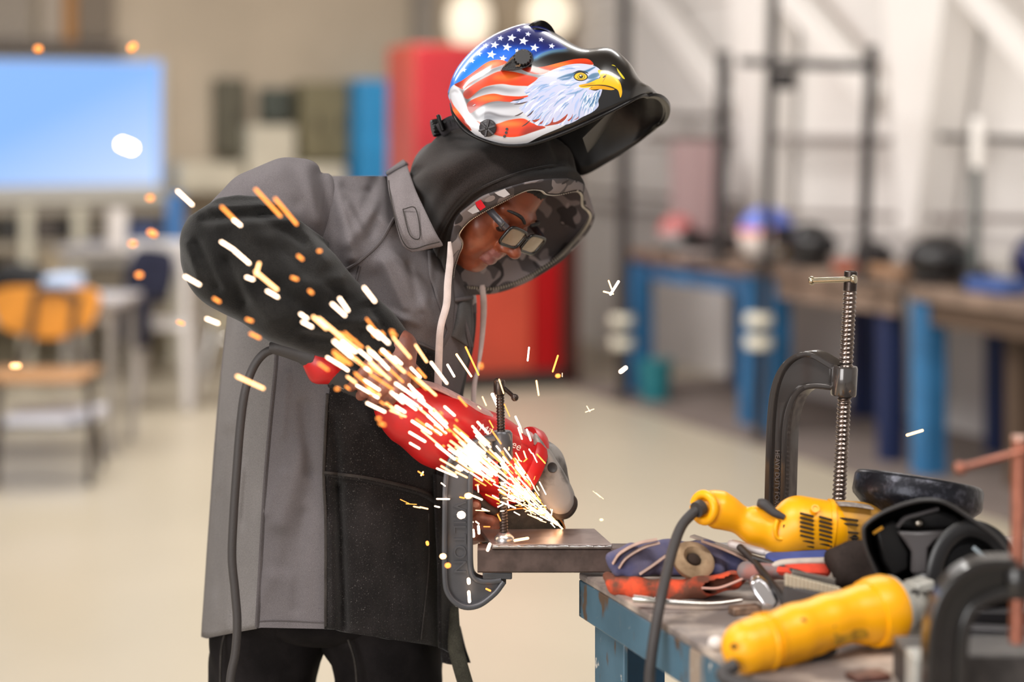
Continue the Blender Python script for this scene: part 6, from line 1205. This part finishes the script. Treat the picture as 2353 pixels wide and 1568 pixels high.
# round black disc on its post
ds = thing('disc_stand', 'thick round black steel disc tilted on a short stand', 'stand', (P(2110, 0, 2.80).x, 2.82, TZ))
dc = np.array(P(2110, 1122, 2.80)); dn = np.array([.165, .185, .968])
M_disc = mat('scuffed_black_steel', (84, 84, 94), .32, metal=.6, rgb2=(34, 35, 42), vscale=75, bump=.3, bscale=140, lo=.52, hi=.8)
add('disc', lathe([(0, -.046), (.068, -.046), (.074, -.043), (.0965, -.022), (.0985, -.016), (.0975, .008), (.094, .013), (.090, .0145), (0, .0145)], dc, dn, 64), M_disc, ds)
add('post', tube([(dc[0], 2.82, TZ+.002), (dc[0], 2.82, (TZ+dc[2])/2), dc-dn*.03], .018, 16), M_disc, ds); add('foot', lathe([(0, 0), (.05, 0), (.05, .008), (0, .008)], (dc[0], 2.82, TZ+.0005), (0, 0, 1), 24), M_disc, ds)
# black face shield lying on its side, seen from inside
DMk = 2.54; M_mask = mat('matt_black_plastic', (30, 29, 30), .34, bump=.15, bscale=500); M_maskg = mat('charcoal_plastic', (84, 80, 81), .38)
mk = thing('black_face_shield', 'black welding face shield lying open on the bench, headgear showing', 'helmet', P(2160, 1420, DMk))
out = [(1984, 1226), (1990, 1206), (2030, 1178), (2090, 1156), (2140, 1150), (2180, 1160), (2240, 1200), (2292, 1240), (2330, 1300), (2350, 1370), (2330, 1430), (2240, 1440), (2160, 1410), (2090, 1390), (2040, 1370), (2010, 1310), (1990, 1262)]
oc = cr(np.array(out, dtype=float), 90, True); ctr2 = np.array([2150., 1275.])
def sr(s, D, dx=0, dy=0): return np.array([P(*(ctr2+np.array([dx, dy])+(q-ctr2)*s), D+.00013*(q[0]-2150)*-.4) for q in oc])
add('shell', loft([sr(1.0, DMk), sr(.985, DMk+.03, 4, 0), sr(.93, DMk+.075, 12, -2), sr(.75, DMk+.11, 20, -4), sr(.4, DMk+.13, 24, -6), sr(.05, DMk+.135, 24, -6)], True, False, True), M_mask, mk, solid=.003, soff=1)
add('rim', tube(np.vstack([sr(1.0, DMk), sr(1.0, DMk)[:1]]), .003, 8, cap=False), mat('grey_rim', (40, 38, 38), .4), mk)
def plate(name, pts, D, th, m, tilt=0, bev=.002, **k): return add(name, prism([P(x, y, D+tilt*(y-1270)) for x, y in pts], (0, th, 0)), m, mk, bevel=bev, **k)
plate('headgear_yoke', [(2062, 1222), (2108, 1224), (2178, 1220), (2148, 1246), (2134, 1262), (2132, 1325), (2095, 1320), (2096, 1270), (2080, 1246)], DMk+.02, .012, M_maskg, 0, .004, label='charcoal headgear yoke')
plate('lens_housing', [(2010, 1216), (2060, 1196), (2074, 1238), (2092, 1270), (2090, 1310), (2050, 1330), (2026, 1290)], DMk+.045, .02, M_mask, 0, .005)
plate('brow_pad', [(2058, 1212), (2080, 1186), (2152, 1170), (2200, 1190), (2230, 1222), (2180, 1216), (2110, 1220)], DMk+.05, .02, M_mask, 0, .006)
add('yoke_edge', tube(cr(PA([(2062, 1212, DMk+.025), (2080, 1192, DMk+.03), (2120, 1180, DMk+.035), (2156, 1170, DMk+.04)]), 16), .003, 6), M_maskg, mk)
add('rivet', lathe([(0, 0), (.0068, 0), (.006, .0025), (.003, .004), (0, .0043)], P(2112, 1203, DMk+.038), (-.1, -1, .1), 18), mat('nickel', (150, 142, 132), .3, metal=1), mk)
add('yellow_mark', bar(P(2006, 1226, DMk+.03), P(2028, 1212, DMk+.03), .004, .002), mat('yellow_mark', (226, 160, 40), .5), mk, smooth=False)
pad = cr(np.array([(2166, 1330), (2168, 1290), (2185, 1262), (2215, 1248), (2250, 1250), (2285, 1280), (2310, 1330), (2250, 1380), (2190, 1380)], dtype=float), 40, True)
add('sweat_pad', loft([[P(*q, DMk+.03) for q in pad], [P(*q, DMk+.012) for q in pad.mean(0)+(pad-pad.mean(0))*.96], [P(*q, DMk+.008) for q in pad.mean(0)+(pad-pad.mean(0))*.85]], True, True, True), cloth('black_foam', (20, 20, 21), 600, .6, var=.1, vscale=20), mk, label='black foam sweat pad')
add('headband', tube(cr(PA([(2140, 1400, DMk), (2150, 1300, DMk+.004), (2180, 1240, DMk+.006), (2230, 1214, DMk+.006), (2290, 1240, DMk+.006), (2326, 1310, DMk+.004)]), 40), np.array([[.012, .004]]*40), 10, (0, 1, 0)), M_mask, mk)
add('pale_tag', bar(P(2236, 1258, DMk-.004), P(2274, 1290, DMk-.004), .006, .002), mat('pale_blue_tag', (132, 142, 148), .5), mk, smooth=False)
add('ratchet_knob', lathe([(0, 0), (.018, 0), (.018, .008), (.014, .012), (0, .012)], P(2120, 1345, DMk+.01), (0, -1, .3), 20), M_mask, mk)
# stacked dark steel at the lower right and the near clamp
for k, (x0, y0, x1, y1, D, w, d, c, lab) in enumerate([(2160, 1412, 2350, 1418, 2.44, .016, .03, (40, 38, 40), 'uppermost dark steel bar of the stack behind the near clamp'), (2170, 1446, 2350, 1460, 2.40, .014, .03, (76, 74, 76), 'grey steel bar with a bright edge in the stack behind the near clamp'), (2160, 1475, 2350, 1486, 2.37, .022, .04, (30, 29, 31), 'lowest dark steel bar of the stack behind the near clamp')]):
    tag(add('steel_bar', bar(P(x0, y0, D), P(x1+40, y1, D), w, d), mat('dark_bar_%d' % k, c, .35, metal=.5), bevel=.0015), lab, 'steel bar')
tb2 = thing('grey_steel_block', 'grey steel block at the lower right corner under the near clamp', 'steel block', P(2230, 1600, 2.26))
zt_ = P(0, 1492, 2.25).z
c_ = np.array(P(2235, 0, 2.27)); c_[2] = (TZ+zt_)/2; add('block', box(c_+np.array([.045, .0, 0]), (.27, .09, zt_-TZ-.002)), mat('dark_mill_block', (70, 66, 64), .5, metal=.3, var=.25, vscale=30), tb2, bevel=.003)
c2_ = np.array(P(2128, 0, 2.20)); c2_[2] = (TZ+zt_+.01)/2; add('end_tab', box(c2_, (.04, .05, zt_+.01-TZ-.002)), M_lt, tb2, bevel=.003)
D3 = 2.13
t, fr = cclamp('near_c_clamp', 'black C-clamp with a copper screw cut off by the right edge', [(2335, 1298), (2290, 1297), (2250, 1303), (2206, 1328), (2172, 1368), (2152, 1420), (2143, 1480), (2140, 1560), (2138, 1680)], [(2335, 1366), (2300, 1370), (2264, 1382), (2238, 1402), (2222, 1434), (2215, 1480), (2212, 1540), (2211, 1600), (2210, 1680)], D3, (0, .03, 0), .4, mat('black_satin_clamp', (25, 22, 21), .3, metal=.1, bump=.1, bscale=200, coat=.4), .006, P(2180, 1680, D3))
M_cop = mat('copper_plated_steel', (164, 106, 88), .4, metal=.8, var=.12, vscale=60)
a_, b_ = np.array(P(2343, 1012, D3+.012)), np.array(P(2336, 1478, D3+.012)); sc_ = add('screw', thread(b_, a_, .0092, .003, .0006, 18, 4), M_cop, t, label='copper-plated screw')
add('screw_head', lathe([(0, -.002), (.0094, 0), (.0094, .005), (0, .005)], a_, a_-b_, 18), mat('pale_copper', (200, 160, 144), .4, metal=.7), sc_)
p0, p1 = P(2370, 1032, D3), P(2207, 1076, D3-.01); add('handle_bar', tube([p0, (p0+p1)/2, p1], .0036, 10), M_cop, sc_); add('handle_end', ball(p1, .0075, 14), M_cop, sc_)
add('boss', lathe([(0, 0), (.016, 0), (.018, .004), (.018, .034), (.015, .038), (0, .038)], P(2338, 1372, D3+.012), (0, 0, 1), 24), mat('black_satin_clamp', (42, 38, 37), .3), t)
# ------------------------------------------------------------------ sparks
def spark_mat(name, c, s):
    m = bpy.data.materials.new(name); m.use_nodes = True; b = m.node_tree.nodes['Principled BSDF']; b.inputs['Base Color'].default_value = (0, 0, 0, 1)
    b.inputs['Emission Color'].default_value = (*c, 1); b.inputs['Emission Strength'].default_value = s; return m
SM = [spark_mat('white_hot_spark', (1, .70, .48), 8), spark_mat('yellow_hot_spark', (1, .50, .20), 4.5), spark_mat('orange_spark', (1, .30, .05), 2.6)]
OX, OY, OD = 1291, 1214, 2.945
def sD(d): return OD-.00076*d
def sp_geo(x, y, L, ang, D, r):
    c, s = math.cos(ang)*L/2, math.sin(ang)*L/2; a, b = np.array(P(x-c, y-s, D-L*.0003)), np.array(P(x+c, y+s, D+L*.0003))
    return tube([a, (a+b)/2, b], r, 8, rnd=True)
ZONES = [((0, 0, 400, 130), 'above the lit screen'), ((0, 130, 400, 430), 'in front of the lit screen'), ((0, 430, 400, 800), 'before the desks at the left'), ((0, 800, 400, 900), 'before the orange chair seat'), ((400, 400, 452, 800), 'in the air left of the elbow'), ((452, 400, 690, 560), 'over the upper part of the black sleeve'), ((452, 560, 700, 700), 'over the elbow of the black sleeve'), ((400, 700, 545, 800), 'in the air below the elbow'), ((545, 700, 690, 900), 'by the back of the jacket and the grinder cord'), ((690, 560, 760, 790), 'over the middle of the forearm'), ((760, 560, 950, 790), 'over the wrist end of the sleeve'), ((690, 790, 830, 960), 'over the grinder end cap'), ((830, 790, 950, 960), "over the welder's hand"), ((690, 960, 1000, 1400), 'before the black leather jacket front'), ((950, 790, 1120, 900), 'over the drawstring and jacket opening'), ((950, 900, 1130, 1110), 'over the red grinder body'), ((1130, 780, 1330, 900), 'before the red cabinet'), ((1130, 900, 1330, 1110), 'near the screw of the small clamp'), ((950, 1110, 1096, 1420), 'before the spine of the small clamp'), ((1096, 1110, 1330, 1420), 'just above the steel plate'), ((1340, 560, 1460, 760), 'in the air right of the hood'), ((1340, 760, 1460, 900), 'before the post with white bands'), ((1340, 900, 1460, 1300), 'over the bare floor right of the grinder'), ((1460, 900, 2353, 1100), 'in the air right of the tall clamp')]
def spark(x, y, L, ang, D, r, k, *_):
    z = next((t_ for (a, b_, c, d), t_ in ZONES if a <= x < c and b_ <= y < d), 'apart from the main shower')
    w = ('white-hot', 'yellow-hot', 'orange')[k]; f = 'long spark streak' if L > 40 else 'short spark streak' if L > 12 else 'spark dot'
    lab = f'{w} {f} {z}'; grp = f'{w} {f}s {z}'
    add('spark', sp_geo(x, y, L, ang, D, r), SM[k], None, smooth=True, label=lab, cat='spark', group=grp)
g = np.random.default_rng(5)
core = [[], [], []]
def kind(p): return int(g.choice(3, p=p))
for i in range(250):                                                    # the dense root of the shower: past counting
    d = 8+290*g.random()**1.25; a = math.radians(41+g.normal()*(7.5 if d > 60 else 5)); x, y = OX-d*math.cos(a), OY-d*math.sin(a)
    L = g.uniform(10, 26+d*.12); k = kind((.42, .36, .22)); core[k].append(sp_geo(x, y, L, a+g.normal()*.05, sD(d)+g.normal()*.012, g.uniform(.0004, .0008)+d*.0000015))
for i in range(90):
    d = 20+200*g.random(); a = math.radians(38+g.normal()*14); x, y = OX-d*math.cos(a), OY-d*math.sin(a); k = kind((.4, .35, .25)); core[k].append(sp_geo(x, y, g.uniform(5, 16), a+g.normal()*.5, sD(d)+g.normal()*.015, g.uniform(.0004, .0009)))
mats_i = []; V, Fc = J([q for c in core for q in c])
for k, c in enumerate(core): mats_i += [k]*sum(len(q[1]) for q in c)
add('spark_shower', (V, Fc), None, None, mats=SM, mi=mats_i, kind='stuff', label='dense white-hot root of the spark shower at the grinding wheel', cat='sparks')
for i in range(128):                                                    # sparks that can be told apart
    d = 200+470*g.random()**.95; a = math.radians(39.5+g.normal()*5.0*(1 if d < 450 else .85)); x, y = OX-d*math.cos(a), OY-d*math.sin(a)+8*math.sin(d*.01)
    L = g.uniform(22, 62) if g.random() < .82 else g.uniform(3, 10); k = kind((.4, .32, .28)) if L > 20 else 2; spark(x, y, L, a+math.radians(g.normal()*4), sD(d)+g.normal()*.03, g.uniform(.0006, .0010)+d*.0000008, k)
for i in range(26):
    d = 140+220*g.random(); a = math.radians(g.choice([20, 62])+g.normal()*9); x, y = OX-d*math.cos(a), OY-d*math.sin(a); spark(x, y, g.uniform(8, 34), a+g.normal()*.15, sD(d*.5), g.uniform(.0007, .0012), kind((.45, .3, .25)))
far = [(425, 455, 46, 43, 0), (442, 645, 38, 30, 0), (488, 738, 28, 22, 0), (415, 742, 12, 20, 2), (498, 690, 14, 32, 2), (616, 466, 84, 47, 2), (657, 486, 76, 50, 2), (528, 494, 52, 45, 2), (545, 512, 20, 38, 0), (523, 565, 34, 32, 0), (556, 591, 44, 41, 0), (574, 640, 16, 20, 0), (592, 618, 26, -75, 1), (612, 645, 64, 40, 1), (626, 676, 28, 30, 0), (734, 577, 4, 0, 2), (690, 592, 12, 40, 2), (677, 640, 12, 20, 2), (714, 671, 8, 40, 2), (573, 736, 12, 20, 2), (586, 772, 22, 26, 2), (575, 879, 66, 25, 1), (849, 677, 40, 52, 0), (790, 700, 34, 55, 0), (778, 712, 40, 42, 0), (735, 742, 40, 42, 1), (698, 727, 18, 35, 0), (706, 746, 24, 28, 0), (760, 755, 70, 40, 1), (860, 765, 34, 45, 0), (905, 770, 8, 20, 2), (901, 762, 5, 20, 2), (775, 894, 4, 0, 2), (1105, 841, 6, 80, 2), (870, 962, 4, 0, 2), (855, 905, 5, 20, 2), (878, 975, 10, 20, 2)]
stray = [(1412, 662, 34, -58, 2.9, .0022, 0), (1398, 673, 22, 14, 2.9, .0014, 1), (1402, 655, 20, 70, 2.9, .0013, 1), (1432, 850, 14, -38, 2.75, .003, 0), (1214, 814, 30, -84, 2.9, .0013, 0), (1276, 836, 38, -72, 2.9, .0015, 2), (1282, 864, 3, 0, 2.75, .003, 2), (1292, 862, 8, 90, 2.92, .0006, 1), (2102, 995, 36, -17, 2.8, .0022, 1), (1355, 944, 20, -20, 2.93, .0008, 1), (1352, 940, 14, 60, 2.93, .0008, 1), (1371, 1136, 22, 40, 2.95, .0004, 1), (1378, 1140, 22, 40, 2.95, .0004, 1), (1382, 1195, 3, 0, 2.8, .0018, 1), (88, 112, 4, 0, 2.2, .0036, 2), (304, 108, 8, -40, 2.2, .004, 2), (350, 536, 10, 25, 2.25, .0034, 2), (305, 560, 6, 0, 2.2, .003, 2), (292, 336, 22, 20, 2.2, .009, 0), (36, 841, 14, 0, 2.3, .0026, 1), (345, 455, 5, 0, 2.2, .003, 2), (320, 632, 5, 0, 2.2, .003, 2), (1076, 1140, 4, 0, 2.8, .0045, 1), (1060, 1184, 2, 0, 2.78, .0056, 0), (1018, 1279, 3, 0, 2.8, .0044, 1), (1029, 1300, 2, 0, 2.75, .004, 2), (982, 1249, 4, 80, 2.85, .0026, 2), (970, 1089, 8, -60, 2.86, .0014, 1), (1078, 1372, 22, 86, 2.82, .0022, 0), (1077, 1336, 8, 86, 2.82, .0026, 0), (1122, 1356, 10, 25, 2.84, .0014, 2), (1123, 1258, 14, -70, 2.8, .0022, 0), (1100, 1218, 16, 85, 2.86, .002, 0), (1088, 1226, 14, 85, 2.86, .002, 0), (1198, 1240, 30, -10, 2.84, .0022, 1), (930, 1153, 22, 25, 2.88, .0006, 2), (945, 1159, 24, 3, 2.88, .0006, 2), (1140, 925, 40, 65, 2.88, .0026, 0), (1036, 852, 30, 60, 2.85, .0018, 0), (1066, 840, 60, 56, 2.86, .0018, 1), (1085, 830, 70, 65, 2.86, .0015, 2), (1190, 970, 26, 65, 2.9, .0016, 0), (1215, 1000, 26, 70, 2.92, .0015, 0)]
for x, y, L, a, k in far: spark(x, y, L, math.radians(a), 2.42, .0014 if k == 0 else .0018, k, 'blurred spark flying past the elbow and sleeve', 'sparks past the elbow')
for x, y, L, a, D, r, k in stray: spark(x, y, L, math.radians(a), D, r, k, 'stray spark flying apart from the main shower', 'stray sparks')
